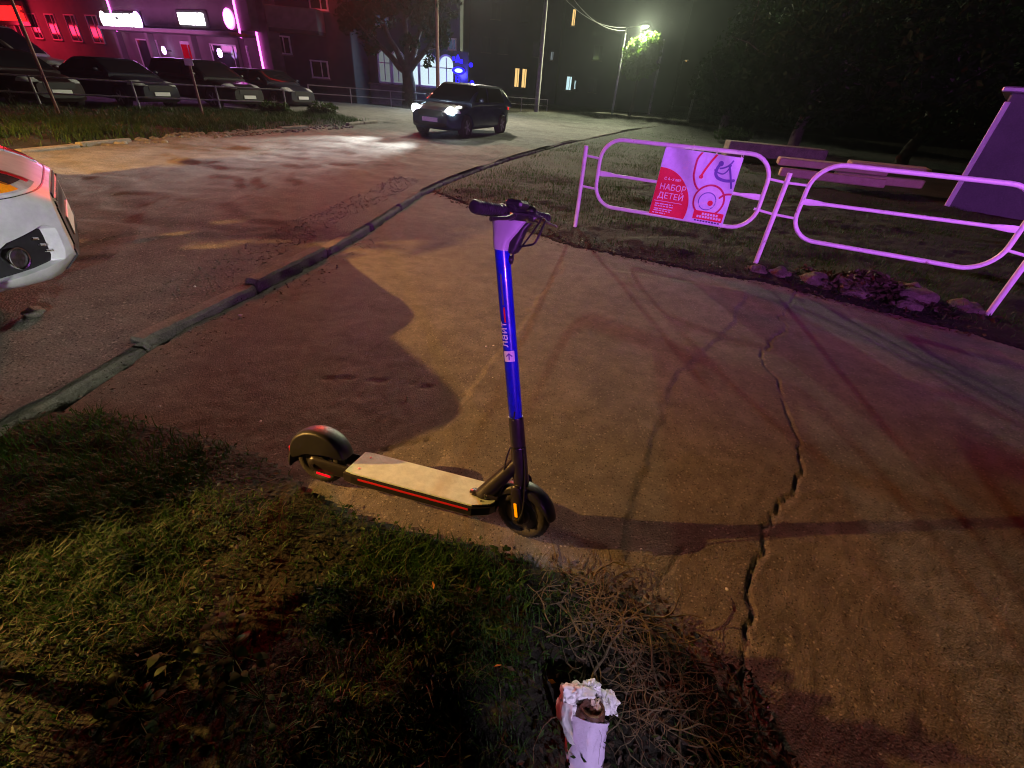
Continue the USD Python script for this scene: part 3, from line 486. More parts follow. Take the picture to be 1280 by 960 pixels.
    obj('cable_slot', rbox(.006, .003, .028, S(.428) + np.array([.002, -.0250, 0]), .001), 'black_plastic', t, 30)
    def on_tube(m, h, off, ang0=-97, rad=.0245):
        """bends flat lettering (x along the axis, y across) onto the stem"""
        m = m.copy(); v, f = trimesh.remesh.subdivide_to_size(m.vertices, m.faces, .006); a = math.radians(ang0) - v[:, 1] / rad; rr = rad + off + v[:, 2]
        e1 = np.array([0, 1.0, 0]); e0 = np.cross(e1, ax)
        P = AX + ax * (h + v[:, 0])[:, None] + rr[:, None] * (np.cos(a)[:, None] * e0 + np.sin(a)[:, None] * e1); return trimesh.Trimesh(P, f, process=False)
    word = meshkit.text_mesh('лайт', .029, .0006); obj('lettering', on_tube(word, .678, .0004, -88), 'white_print', t, False)
    ico = Polygon([(-.016, -.016), (.016, -.016), (.016, .016), (-.016, .016)]).buffer(.003).buffer(0); lg = obj('logo_plate', on_tube(extr(ico, .0005), .645, .0003, -88), 'white_print', t, False)
    arrow = cat_(extr(LineString([(-.010, 0), (.009, 0)]).buffer(.0019), .0005), extr(LineString([(.001, .009), (.010, 0), (.001, -.009)]).buffer(.0019), .0005)); obj('logo_arrow', on_tube(arrow, .645, .0012, -88), 'logo_dark', lg, False)
    obj('red_mark', on_tube(extr(sbox(0, -.003, .050, .003), .0005), .762, .0004, -96), 'red_tape', t, False)
    obj('slot', on_tube(extr(sbox(0, -.003, .10, .003), .0006), .82, .0004, -100), 'dark_print', t, False)
    # stem head: a pale wedge that leans forward to the handlebar
    T0 = S(.992); T1 = S(1.095) + steer_vec(np.array([.050, 0, 0]), STEER)
    def sec(c, lx_, ly_, n=24):
        a = np.arange(n) * 2 * np.pi / n; f_ = np.array([math.cos(math.radians(STEER)), math.sin(math.radians(STEER)), 0]); g_ = np.array([-f_[1], f_[0], 0]); sp = lambda q: np.sign(q) * np.abs(q) ** .75
        return c + (sp(np.cos(a)) * lx_)[:, None] * f_ + (sp(np.sin(a)) * ly_)[:, None] * g_
    obj('stem_head', loft([sec(T0, .0255, .0255), sec(S(1.02) + [.004, 0, 0], .030, .025), sec(S(1.055) + [.020, 0, 0], .046, .023), sec(S(1.085) + [.030, 0, .002], .060, .022)]), 'grey_paint', t, 40)
    obj('front_bracket', loft([sec(S(.985) + [.034, 0, 0], .010, .016), sec(S(1.0) + [.038, 0, 0], .018, .018), sec(S(1.035) + [.054, 0, 0], .020, .018), sec(S(1.065) + [.074, 0, 0], .014, .016), sec(S(1.083) + [.095, 0, 0], .008, .014)]), 'black_plastic', t, 40)
    # handlebar
    C = S(1.10) + np.array([.052, 0, .006]); yaw = 90 + STEER; b = np.array([math.cos(math.radians(yaw)), math.sin(math.radians(yaw)), -.045]); b /= np.linalg.norm(b); fwd = np.array([b[1], -b[0], 0]); fwd /= np.linalg.norm(fwd); upv = np.cross(b, -fwd) * 1.0
    if upv[2] < 0: upv = -upv
    H_ = lambda s_: C + b * s_
    bar = obj('handlebar', tube([H_(-.21), H_(0), H_(.21)], .0135, 20), 'black_metal', t, 40)
    for sd in (-1, 1):
        pr = [(.098, .0150), (.100, .0175), (.128, .0172), (.150, .0178), (.18, .0172), (.205, .0180), (.222, .0182), (.230, .0165), (.232, .010)]
        g = obj('grip', tube([H_(sd * s_) for s_, _ in pr], [r for _, r in pr], 24), 'black_plastic', t, 40)
        obj('grip_ribs', cat_(*[tube([H_(sd * (s_ - .002)), H_(sd * s_), H_(sd * (s_ + .002))], [.0175, .0188, .0175], 24) for s_ in np.linspace(.112, .212, 9)]), 'black_plastic', g, 40)
    obj('clamp', cat_(tube([H_(-.034), H_(-.032), H_(.032), H_(.034)], [.020, .023, .023, .020], 24)), 'black_plastic', t, 40)
    def at_bar(m, s_, f_, u_): 
        Mx = np.eye(4); Mx[:3, 0], Mx[:3, 1], Mx[:3, 2], Mx[:3, 3] = fwd, b, upv, C + b * s_ + fwd * f_ + upv * u_; m = m.copy(); m.apply_transform(Mx); return m
    dsp = obj('display', at_bar(rbox(.058, .060, .022, b=.007), 0, .002, .026), 'black_plastic', t, 35); obj('display_screen', at_bar(rbox(.042, .046, .001, b=.0004), 0, .002, .0378), 'glass_dark', dsp, 30)
    obj('throttle', at_bar(to_tm(m3.Manifold.batch_hull([m3.Manifold.sphere(.017, 16).translate([0, 0, .004]), m3.Manifold.sphere(.006, 12).translate([-.030, .006, .010])])), -.085, 0, 0), 'black_plastic', t, 35)
    obj('bell', cat_(at_bar(rev([(0, .018), (.010, .0165), (.017, .010), (.019, 0), (0, 0)], 'z', 20), .075, .012, .012)), 'bright_metal', t, 40)
    hous = obj('brake_housing', at_bar(rbox(.030, .030, .026, b=.006), .088, .018, -.002), 'black_plastic', t, 35)
    lv = [np.array([.030, .080, -.004]), np.array([.046, .10, -.010]), np.array([.052, .14, -.016]), np.array([.050, .19, -.020]), np.array([.046, .215, -.024])]
    for sd in (-1, 1): obj('brake_lever', tube([C + fwd * q[0] + b * sd * q[1] + upv * q[2] for q in lv], [.006, .007, .0055, .005, .006], 10), 'black_metal' if sd < 0 else 'bright_metal', t, 40)
    cab = [C + fwd * .035 + b * .07, C + fwd * .085 + b * .04 + upv * -.01, C + fwd * .080 + upv * -.075, S(1.0) + np.array([.045, 0, 0]), S(.95) + np.array([.027, -.002, 0])]
    cp = smooth_line(cab, 24); obj('brake_cable', tube(cp, .0032, 8), 'black_plastic', t, 40)
    cp = smooth_line([C + fwd * .03 - b * .07, C + fwd * .10 - b * .02, S(1.03) + np.array([.082, 0, 0]), S(.99) + np.array([.05, 0, 0])], 24); obj('display_cable', tube(cp, .0028, 8), 'black_plastic', t, 40)
    cp = smooth_line([S(.30) + [.028, -.015, 0], S(.22) + [.036, -.022, 0], S(.14) + [.034, -.036, 0], S(.05) + [.028, -.056, 0], S(.0) + [.006, -.064, 0]], 24); obj('front_brake_cable', steer(tube(cp, .0032, 8)), 'black_plastic', t, 40)
    cp = smooth_line([S(.285) + [-.028, -.012, 0], S(.20) + [-.055, -.020, 0], S(.13) + [-.066, -.016, 0], np.array([-.12, -.02, .125])], 20); obj('wiring_loop', tube(cp, .003, 8), 'black_plastic', t, 40)
    obj('head_lamp', move(rev([(0, 0), (.012, 0), (.014, .006), (.012, .012), (0, .014)], 'x', 20), S(.965) + np.array([.022, 0, 0])), 'black_plastic', t, 40)
    # kickstand on the left, foot on the ground
    ks = smooth_line([(-.24, .075, .092), (-.255, .105, .075), (-.30, .150, .040), (-.305, .165, .036)], 14); k = obj('kickstand', tube(ks, .0075, 12), 'black_metal', t, 40); obj('stand_foot', move(rbox(.03, .022, .010, b=.003), (-.307, .168, .036)), 'black_plastic', k, 30)
def steer_vec(v, deg):
    a = math.radians(deg); return np.array([v[0] * math.cos(a) - v[1] * math.sin(a), v[0] * math.sin(a) + v[1] * math.cos(a), v[2]])
build_scooter()

# ------------------------------------------------------------------ the white pipe fence and its banner
FP = [np.array([.632, 5.944]), np.array([2.585, 5.004]), np.array([4.354, 4.018]), np.array([6.12, 3.03])]
fence = thing('pipe_fence', 'white welded pipe fence along the far edge of the pavement', 'fence')
FR = .021
def fpt(i, s_, z, off=0):
    A, B = FP[i], FP[i + 1]; d = (B - A) / np.linalg.norm(B - A); n = np.array([d[1], -d[0]]); q = A + d * s_ + n * off; return np.array([q[0], q[1], z])
for i, p in enumerate(FP):
    q = obj('post', tube([(p[0], p[1], -.25), (p[0], p[1], .4), (p[0] + .006 * (i - 1), p[1], .972), (p[0] + .006 * (i - 1), p[1], .976)], [.024, .024, .024, .021], 18), 'white_pipe_paint', fence, 40)
def panel(i, s0, s1, z0, z1, skew, rise, mid, rr=.24):
    """rounded rectangle of pipe between posts i and i+1"""
    pts = []
    for cx, cz, a0 in ((s1 - rr, z1 - rr, 90), (s1 - rr, z0 + rr, 0), (s0 + rr, z0 + rr, -90), (s0 + rr, z1 - rr, -180)):
        for a in np.linspace(a0, a0 - 90, 9):
            s_, z = cx + rr * math.cos(math.radians(a)), cz + rr * math.sin(math.radians(a)); pts.append((s_ + skew * (z - .7), z + rise * (s_ - s0) / (s1 - s0)))
    full = []
    P = pts + [pts[0]]
    for a, b in zip(P[:-1], P[1:]):
        k = max(1, int(np.hypot(b[0] - a[0], b[1] - a[1]) / .12))
        for u in range(k): full.append(tuple(np.array(a) + (np.array(b) - np.array(a)) * u / k))
    Q = np.array([fpt(i, s_, z, .006 * math.sin(3 * s_)) for s_, z in full]); n = len(Q)
    rings = []
    A, B = FP[i], FP[i + 1]; nrm = np.array([(B - A)[1], -(B - A)[0], 0]); nrm /= np.linalg.norm(nrm)
    for k in range(n):
        tg = Q[(k + 1) % n] - Q[k - 1]; tg /= np.linalg.norm(tg); e = np.cross(tg, nrm); a = np.arange(14) * 2 * np.pi / 14; rings.append(Q[k] + FR * (np.cos(a)[:, None] * nrm + np.sin(a)[:, None] * e))
    V = np.vstack(rings); F = []
    for k in range(n):
        l = (k + 1) % n
        for j in range(14):
            m_ = (j + 1) % 14; F += [[k * 14 + j, k * 14 + m_, l * 14 + m_], [k * 14 + j, l * 14 + m_, l * 14 + j]]
    m = trimesh.Trimesh(V, F, process=False); m.fix_normals(); obj('panel_frame', m, 'white_pipe_paint', fence, 40)
    a, b = fpt(i, s0 + .02, mid[0]), fpt(i, s1 - .02, mid[1]); d = b - a
    # middle bar with hammered flat ends
    u = d / np.linalg.norm(d); rings = []; a_ = np.arange(14) * 2 * np.pi / 14
    for f_, fl in ((0, 1), (.03, 1), (.075, .55), (.11, 0), (.3, 0), (.6, 0), (.89, 0), (.925, .55), (.97, 1), (1, 1)):
        e = np.array([0, 0, 1.0]); rings.append(a + d * f_ + (np.cos(a_) * (.017 * (1 - .72 * fl)))[:, None] * nrm + (np.sin(a_) * (.017 * (1 + .75 * fl)))[:, None] * e)
    obj('middle_bar', loft(rings), 'white_pipe_paint', fence, 40)
panel(0, .19, 2.00, .352, 1.075, -.02, .03, (.708, .716)); panel(1, .20, 1.86, .385, 1.098, .0, .03, (.742, .792)); panel(2, .20, 1.84, .39, 1.09, .0, .0, (.74, .76))
for i, a, b in [(0, (.02, .872), (.20, .86)), (0, (.02, .537), (.21, .53)), (0, (1.98, .90), (2.15, .886)), (0, (1.96, .60), (2.15, .578)), (1, (.02, .886), (.21, .89)), (1, (.02, .578), (.22, .575)), (1, (1.84, .90), (2.02, .88)), (1, (1.86, .62), (2.02, .60)), (2, (.02, .88), (.21, .88)), (2, (.02, .6), (.21, .6))]:
    obj('stub', tube([fpt(i, *a), (fpt(i, *a) + fpt(i, *b)) / 2, fpt(i, *b)], .013, 12), 'white_pipe_paint', fence, 40)
# banner (s along the fence, z up), with its folds
def bn_w(s_, z):
    k = np.c_[s_ * 3.2, z * 2.4, s_ * 0]; fold = .055 * (fbm(k, 3, 33) - .5); diag = .022 * np.sin((s_ - .9) * 16 + (z - .7) * 9) * np.clip((z - .62) * 2.2, 0, 1); return .030 + fold + diag + .006 * np.sin(z * 14) * (s_ > 1.35)
def bn(poly_or_mesh, off, th=.0012, fine=.03):
    m = extr(poly_or_mesh, th) if not isinstance(poly_or_mesh, trimesh.Trimesh) else poly_or_mesh
    v, f = trimesh.remesh.subdivide_to_size(m.vertices, m.faces, fine); A, B = FP[0], FP[1]; d = (B - A) / np.linalg.norm(B - A); n = np.array([d[1], -d[0]])
    w = bn_w(v[:, 0], v[:, 1]) + off + v[:, 2]; q = A + v[:, :1] * d + w[:, None] * n; return trimesh.Trimesh(np.c_[q, v[:, 1]], f, process=False)
B0, B1, Z0, Z1 = .897, 1.712, .376, 1.075
ban = thing('banner', 'white and red cloth advertising banner tied to the first fence panel', 'banner')
sheet = Polygon([(B0 - .004, Z0), (B1, Z0 - .004), (B1 - .006, Z1 - .018), (B0 + .01, Z1)])
obj('cloth', bn(sheet, 0, .0025, .022), 'banner_white', ban, True)
W, HH = B1 - B0, Z1 - Z0
red = Point(B0 + .02, Z0 + .11).buffer(.385, 48).intersection(sheet.buffer(-.002)); obj('red_panel', bn(red, .0032), 'banner_red', ban, True)
def word(txt, s_, z, h, off=.0052, m='white_print', bold=True, name='lettering'):
    w = meshkit.text_mesh(txt, h, .0006, bold); w.apply_translation([s_, z, 0]); obj(name, bn(w, off, fine=.02), m, ban, False)
word('С 4-х лет', B0 + .075, Z0 + .375, .028); word('НАБОР', B0 + .045, Z0 + .275, .062, bold=False); word('ДЕТЕЙ', B0 + .045, Z0 + .185, .062, bold=False)
for k, (z, a, b) in enumerate(((.150, .02, .33), (.118, .04, .24), (.095, .04, .25), (.065, .04, .24), (.045, .04, .23), (.020, .03, .18))):
    segs = []; s_ = a
    if k == 0: segs = [sbox(B0 + a, Z0 + z, B0 + b, Z0 + z + .005)]
    else:
        while s_ < b:
            l = random.uniform(.018, .05); segs.append(sbox(B0 + s_, Z0 + z, B0 + min(s_ + l, b), Z0 + z + .010)); s_ += l + .009
    obj('small_print', bn(cat_(*[extr(g, .0006) for g in segs]), .0052, fine=.03), 'banner_pale', ban, False)
def ring(c, r, w): return Point(c).buffer(r + w / 2, 40).difference(Point(c).buffer(r - w / 2, 40))
def stroke(pts, w, n=24): return LineString(smooth_line(pts, n)).buffer(w / 2)
cs = sheet.buffer(-.004); bx = lambda u, v: (B0 + u * W, Z0 + v * HH)
obj('hoop', bn(ring(bx(.735, .335), .155, .019).intersection(cs), .0032), 'banner_crimson', ban, True)
obj('inner_circle', bn(ring(bx(.72, .325), .088, .010).intersection(cs), .0034), 'banner_blue', ban, True)
obj('hoop_fill', bn(Point(bx(.735, .335)).buffer(.148, 40).difference(Point(bx(.72, .325)).buffer(.092, 40)).intersection(cs), .0028), 'banner_pale', ban, True)
arc = stroke([bx(.50, .99), bx(.455, .86), bx(.46, .70), bx(.50, .56), bx(.56, .48)], .020).intersection(cs); obj('red_curve', bn(arc, .0032), 'banner_crimson', ban, True)
obj('red_ribbon', bn(shapely.unary_union([stroke([bx(.68, .98), bx(.60, .80), bx(.555, .66)], .022), Point(bx(.56, .655)).buffer(.020)]).intersection(cs), .0034), 'banner_red', ban, True)
obj('gymnast_figure', bn(shapely.unary_union([Point(bx(.755, .865)).buffer(.026), stroke([bx(.74, .84), bx(.72, .74), bx(.76, .67), bx(.86, .645), bx(.96, .665)], .030), stroke([bx(.76, .80), bx(.85, .85), bx(.89, .92)], .016), stroke([bx(.86, .86), bx(.93, .66), bx(.96, .56)], .020), stroke([bx(.70, .77), bx(.80, .73), bx(.88, .86)], .014)]).intersection(cs), .0034), 'banner_blue', ban, True)
obj('second_figure', bn(shapely.unary_union([stroke([bx(.62, .26), bx(.72, .30), bx(.80, .27), bx(.83, .34)], .026), stroke([bx(.70, .23), bx(.80, .22), bx(.86, .30)], .012)]).intersection(cs), .0034), 'banner_pale', ban, True)
obj('red_costume', bn(Point(bx(.765, .305)).buffer(.028).intersection(cs), .0046), 'banner_red', ban, True)
obj('red_sash', bn(stroke([bx(.86, .40), bx(.93, .46), bx(.985, .47)], .020).intersection(cs), .0034), 'banner_crimson', ban, True)
obj('emblem', bn(shapely.unary_union([sbox(*bx(.30, .72), *bx(.37, .76)), ring(bx(.345, .79), .014, .007), stroke([bx(.29, .79), bx(.34, .83), bx(.40, .80)], .006)]), .0034), 'banner_pale', ban, True)
obj('red_box', bn(sbox(*bx(.60, .055), *bx(.965, .165)).buffer(.008), .0034), 'banner_red', ban, True)
for z, a, b in ((.118, .70, .90), (.072, .64, .93)):
    obj('small_print', bn(cat_(*[extr(sbox(*bx(u, z), *bx(u + .026, z + .034)), .0006) for u in np.arange(a, b, .036)]), .0052), 'white_print', ban, False)
obj('small_print', bn(cat_(*[extr(sbox(*bx(u, .012), *bx(u + .028, .036)), .0006) for u in np.arange(.62, .95, .038)]), .0034), 'dark_print', ban, False)
for u, v in ((.02, .97), (.36, .985), (.66, .975), (.97, .965), (.02, .03), (.97, .03)):
    s_, z = bx(u, v); obj('tie', trimesh.creation.torus(.024, .003, major_sections=20, minor_sections=6).apply_transform(trimesh.transformations.rotation_matrix(np.pi / 2, [0, 1, 0])).apply_translation(fpt(0, s_, z + (.028 if v > .5 else -.03), .004)), 'white_print', ban, 40)

# ------------------------------------------------------------------ crumpled paper wrapper at the bottom edge
wr = thing('paper_wrapper', 'crumpled white paper wrapper with brown filling lying in the grass at the bottom edge', 'wrapper', (.288, .50, .055), (0, 0, 0))
def crumple(m, amp, sc, seed):
    v = m.vertices; d = np.stack([fbm(v * sc + 11 * k, 3, seed + k) - .5 for k in range(3)], 1); m = m.copy(); m.vertices = v + amp * d; return m
axd = np.array([.10, .62, .42]); axd /= np.linalg.norm(axd); wa, wb = frame_(axd)
def wsec(h, rx_, ry_, n=40, wob=0, ph=0):
    a = np.arange(n) * 2 * np.pi / n; k = 1 + wob * np.sin(3 * a + ph) + .6 * wob * np.sin(7 * a + 2 * ph); return np.array(axd * h)[None] + (np.cos(a) * rx_ * k)[:, None] * wa + (np.sin(a) * ry_ * k)[:, None] * wb
obj('paper_sleeve', crumple(loft([wsec(h, r, r * .9, wob=.03, ph=h * 9) for h, r in ((-.17, .064), (-.12, .060), (-.06, .056), (-.01, .054), (.03, .056))], cap=True), .008, 30, 5), 'paper_bag_lilac', wr, 50)
obj('filling', crumple(loft([wsec(h, r, r * .95) for h, r in ((-.02, .040), (.03, .046), (.055, .040), (.066, .022), (.07, .004))]), .022, 45, 15), 'brown_filling', wr, 50)
flaps = []
def flap(a0, a1, h0, h1, r0_, r1_, amp, seed, m='crumpled_paper', curl=0):
    A = np.radians(np.linspace(a0, a1, 22)); Hh = np.linspace(0, 1, 14); h1 = h0 + (h1 - h0) * .78; V = []
    for u in Hh:
        for a in A: r = r0_ + (r1_ - r0_) * u + curl * math.sin(math.pi * u); V.append(axd * (h0 + (h1 - h0) * u) + (math.cos(a) * wa + math.sin(a) * wb) * r)
    V = np.array(V); F = []
    for i in range(13):
        for j in range(21): q = i * 22 + j; F += [[q, q + 1, q + 23], [q, q + 23, q + 22]]
    m_ = trimesh.Trimesh(V, F, process=False); v = m_.vertices; rid = np.abs(fbm(v * 34, 3, seed) - .5); fr = np.abs(fbm(v * 60, 3, seed + 5) - .5); m_.vertices = v + amp * (np.stack([fbm(v * 24 + 5 * k, 4, seed + k) - .5 for k in range(3)], 1)) * 2.2 + amp * (1.3 * rid + .9 * fr)[:, None] * np.array([.5, -.7, .9]); obj('paper_flap', m_, m, wr, True)
vdir = -np.array([.288, .5, -1.4]); ca = math.degrees(math.atan2(vdir @ wb, vdir @ wa))
def crumpled_ball(c, r, sq, seed, m='crumpled_paper'):
    b_ = trimesh.creation.icosphere(5); v = b_.vertices.copy(); rid = np.abs(fbm(v * 1.5 + seed, 2, seed) - .5) * 2; rid2 = np.abs(fbm(v * 3.2 + seed, 2, seed + 4) - .5) * 2
    b_.vertices = (v * np.array(sq) * (r * (.70 + .80 * rid + .22 * rid2))[:, None]) + np.asarray(c); obj('crumpled_paper', b_, m, wr, True)
vx_ = np.array([1.0, 0, 0]); tocam = vdir / np.linalg.norm(vdir); topc = axd * .055
crumpled_ball(topc + np.array([-.035, .022, .004]), .040, (1.15, .85, .9), 3); crumpled_ball(topc + np.array([.004, .040, .008]), .030, (1.1, .8, .9), 9); crumpled_ball(topc + np.array([-.048, -.012, -.006]), .026, (.8, 1.2, .9), 15)
flap(ca - 80, ca - 25, -.03, .085, .058, .095, .012, 43, curl=.015); flap(ca - 110, ca - 60, .02, .10, .050, .088, .012, 63, curl=.012)
crumpled_ball(topc + np.array([.050, .012, .004]), .026, (1.0, 1.3, .8), 21); crumpled_ball(topc + np.array([.012, -.006, .022]), .017, (1.0, 1.1, .8), 27, 'stained_paper')
obj('brown_hollow', crumple(move(rev([(.004, .002), (.026, .010), (.034, .022), (.030, .028), (.020, .018), (.004, .010)], 'z', 36), tuple(topc + tocam * .028 + np.array([.004, -.022, -.01])), 0, rx=-22), .010, 60, 31), 'brown_filling', wr, 50)

# ------------------------------------------------------------------ cars
def superell(w, zb, zt, x, n=36, p=.34, tum=0.0):
    a = np.arange(n) * 2 * np.pi / n + .0001; c, s_ = np.cos(a), np.sin(a); zm, h = (zb + zt) / 2, (zt - zb) / 2; zz = zm + h * np.sign(s_) * np.abs(s_) ** p; k = (zz - zb) / max(zt - zb, 1e-6)
    yy = w * np.sign(c) * np.abs(c) ** p * (1 - tum * k); return np.c_[np.full(n, x), yy, zz]
def car_body(L, Wd, hood, belt, rear, ground, nose=.72, tail=.86):
    xs = np.r_[np.linspace(-1, -.8, 7), np.linspace(-.7, .7, 15), np.linspace(.76, 1, 11)]; rg_ = []
    for u in xs:
        au = abs(u); w = Wd / 2 * (1 - (.30 if u > 0 else .20) * max(0, (au - .55) / .45) ** 3.2)
        if u > 0: zt = np.interp(u, [0, .36, .5, .85, .95, 1], [belt, belt - .01, hood, hood - .11, hood - .20, nose]); zb = np.interp(u, [0, .8, .95, 1], [ground, ground, ground + .02, ground + .12])
        else: zt = np.interp(-u, [0, .6, .9, .97, 1], [belt, rear, rear - .02, tail + .02, tail - .06]); zb = np.interp(-u, [0, .8, .95, 1], [ground, ground + .02, ground + .08, ground + .18])
        rg_.append(superell(w, zb, zt, u * L / 2, p=.36 if au < .93 else .45, tum=.05))
    return to_mf(loft(rg_))
def car_cabin(L, Wd, belt, H, x0, x1, x2, x3, rise=.0):
    """x0 windscreen foot, x1 its head, x2 end of the roof, x3 foot of the rear window"""
    rg_ = []
    for x in np.r_[np.linspace(x3, x2, 6), np.linspace(x2, x1, 7)[1:-1], np.linspace(x1, x0, 7)]:
        if x < x2: k = (x - x3) / (x2 - x3); zt = belt + (H - .03 - belt) * (k ** .75)
        elif x > x1: k = (x0 - x) / (x0 - x1); zt = belt + (H - belt) * (k ** .85)
        else: zt = H - .03 + .03 * math.sin(math.pi * .5 + 0) * (1 - ((x - x1) / (x2 - x1)) ** 2)
        zt = max(zt, belt + .012); kk = (zt - belt) / (H - belt); rg_.append(superell(Wd / 2 - .035, belt - .12, zt, x, p=.30, tum=.22 * kk))
    return to_mf(loft(rg_))
def prism_xz(pts, y0, y1):
    p = Polygon(pts); m = extr(p, y1 - y0); v = m.vertices.copy(); m.vertices = np.c_[v[:, 0], y0 + v[:, 2], v[:, 1]]; m.fix_normals(); return to_mf(m)
def mbox(x0, x1, y0, y1, z0, z1): return m3.Manifold.cube([x1 - x0, y1 - y0, z1 - z0]).translate([x0, y0, z0])
def shell(m, c, s_): return m.translate([-c[0], -c[1], -c[2]]).scale(s_).translate(list(c)) - m
def build_car(name, label, cat, loc, yaw, paint, L=4.3, Wd=1.76, H=1.47, belt=.95, hood=.93, rear=1.0, ground=.2, kind='hatch', glow=False, wb=2.6, wr=.315, group=None, detail=False, plate=True):
    t = thing(name, label, cat, loc, (0, 0, yaw), group)
    body = car_body(L, Wd, hood, belt, rear, ground); x0, x1 = .24 * L, .07 * L; x2, x3 = (-.36 * L, -.475 * L) if kind == 'hatch' else (-.20 * L, -.37 * L) if kind == 'sedan' else (-.43 * L, -.485 * L)
    cab = car_cabin(L, Wd, belt, H, x0, x1, x2, x3); arches = m3.Manifold(); wx = (wb / 2 + .02, -wb / 2 + .02)
    for x in wx:
        for sd in (-1, 1): arches += m3.Manifold.cylinder(.34, wr + .055, wr + .055, 40).rotate([90, 0, 0]).translate([x, sd * (Wd / 2 - .15) + .17, wr])
    full = body; shl = shell(body, (0, 0, .6), [1.004, 1.008, 1.010]); cut = body - arches
    fogs = []
    if detail:
        # lamp pockets in the bumper corners
        for sd in (-1, 1):
            pk = m3.Manifold.batch_hull([m3.Manifold.sphere(.006, 8).translate([0, y_, z_]) for y_, z_ in ((.645, .375), (.82, .325), (.84, .40), (.76, .52), (.66, .575), (.635, .55))]); pk = m3.Manifold.batch_hull([pk.translate([1.55, 0, 0]), pk.translate([2.4, 0, 0])])
            if sd < 0: pk = pk.mirror([0, 1, 0])
            fogs.append(pk); cut = cut - (pk ^ shell(body, (0, 0, .45), [1.02, 1.02, 1.02]).translate([0, 0, 0]) if False else pk - body.translate([-.05, 0, 0]).scale([1, .955, 1]))
    b = obj('body', to_tm(cut), paint, t, 32)
    obj('cabin', to_tm(cab), paint, t, 32)
    cs_ = shell(cab, (0, 0, belt), [1.006, 1.012, 1.008]); zt = H - .085
    a = (x0 - x1) / (H - belt); r_ = (x2 - x3) / (H - belt); lo = belt + .035
    wind = [(x0 - a * (lo - belt) - .16, lo), (x1 - .10, zt), (-.045 * L, zt + .005), (-.035 * L, lo)]; wind2 = [(-.06 * L, lo), (-.068 * L, zt + .005), (max(x2 + .06, -.30 * L), zt - .005), (max(x3 + r_ * (lo - belt) + .20, -.34 * L), lo)]
    for sd in (-1, 1):
        for wnd in (wind, wind2):
            k = cs_ ^ prism_xz(wnd, .3 if sd > 0 else -1.2, 1.2 if sd > 0 else -.3)
            if not k.is_empty(): obj('side_window', to_tm(k), 'glass_dark', t, 30)
    k = cs_ ^ mbox(x1 + .02, x0 + .1, -Wd / 2 + .16, Wd / 2 - .16, belt + .04, H - .05); obj('windscreen', to_tm(k), 'glass_dark', t, 30)
    k = cs_ ^ mbox(x3 - .1, x2 + .02, -Wd / 2 + .2, Wd / 2 - .2, belt + .05, H - .08); obj('rear_window', to_tm(k), 'glass_dark', t, 30)
    for x in wx:
        for sd in (-1, 1):
            c = np.array([x, sd * (Wd / 2 - .115), wr]); w = obj('wheel', move(rev([(0, -.08), (wr * .60, -.085), (wr * .66, -.10), (wr * .66, .10), (wr * .60, .085), (0, .08)], 'y', 30), c), 'rim_metal', t, 30)
            obj('tyre', move(rev([(wr * .64, -.095), (wr * .9, -.105), (wr * .985, -.085), (wr, -.05), (wr, .05), (wr * .985, .085), (wr * .9, .105), (wr * .64, .095)], 'y', 40), c), 'tyre_rubber', w, 40)
            obj('spokes', cat_(*[move(move(rbox(wr * .56, .012, .05, (wr * .30, 0, 0), .004), ry=q), c + np.array([0, sd * .088, 0])) for q in range(0, 360, 72)]), 'galvanised', w, 30)
    zl = (hood - .235, hood - .075)
    for sd in (-1, 1):
        y0, y1 = (.42, 1.0) if sd > 0 else (-1.0, -.42)
        if not detail:
            k = shl ^ mbox(L / 2 - .42, L / 2 + .1, y0, y1, zl[0], zl[1]); hl = obj('headlight', to_tm(k), 'lamp_glass', t, 30)
            if glow:
                yc = sd * .60; hp, _, _ = to_tm(body).ray.intersects_location([[5, yc, .70]], [[-1, 0, 0]]); e = np.array([hp[:, 0].max() + .012, yc, .70]); obj('lamp_glow', rev([(0, .04), (.08, .03), (.125, 0), (.12, -.06), (0, -.06)], 'x', 20).apply_translation(e), 'glow_head', hl, 40)
        k = shl ^ mbox(-L / 2 - .1, -L / 2 + .30, .56 if sd > 0 else -1, 1 if sd > 0 else -.56, rear - .26, rear - .03); obj('tail_light', to_tm(k), 'glow_tail' if glow else 'reflector_red', t, 30)
        mm = to_tm(m3.Manifold.batch_hull([m3.Manifold.sphere(.07, 16).scale([.7, 1.25, .85]).translate([x0 - .34, sd * (Wd / 2 + .10), belt + .09]), m3.Manifold.sphere(.05, 12).scale([.6, .8, .8]).translate([x0 - .40, sd * (Wd / 2 + .08), belt + .08])])); mi = obj('mirror', mm, paint, t, 40)
        obj('mirror_arm', cyl([x0 - .33, sd * (Wd / 2 - .06), belt + .01], [x0 - .34, sd * (Wd / 2 + .06), belt + .06], .02, 8), 'black_plastic', mi, 40)
        for hx in (-.01 * L, -.20 * L):
            obj('door_handle', rbox(.15, .03, .025, (hx - .12, sd * (Wd / 2 - .012), belt - .12), .008), paint, t, 30)
    g = shl ^ mbox(L / 2 - .3, L / 2 + .1, -.40, .40, .56, .70); obj('grille', to_tm(g), 'black_plastic', t, 30)
    g = shl ^ mbox(L / 2 - .4, L / 2 + .1, -.55, .55, .28, .40); obj('lower_grille', to_tm(g), 'black_plastic', t, 30)
    pl = obj('number_plate', rbox(.014, .52, .112, (L / 2 + .012, 0, .47), .003), 'number_plate', t, 30)
    if kind != 'sedan': obj('roof_aerial', tube([(x2 + .15, 0, H - .02), (x2 + .05, 0, H + .12), (x2 - .05, 0, H + .22)], .004, 6), 'black_plastic', t, 40)
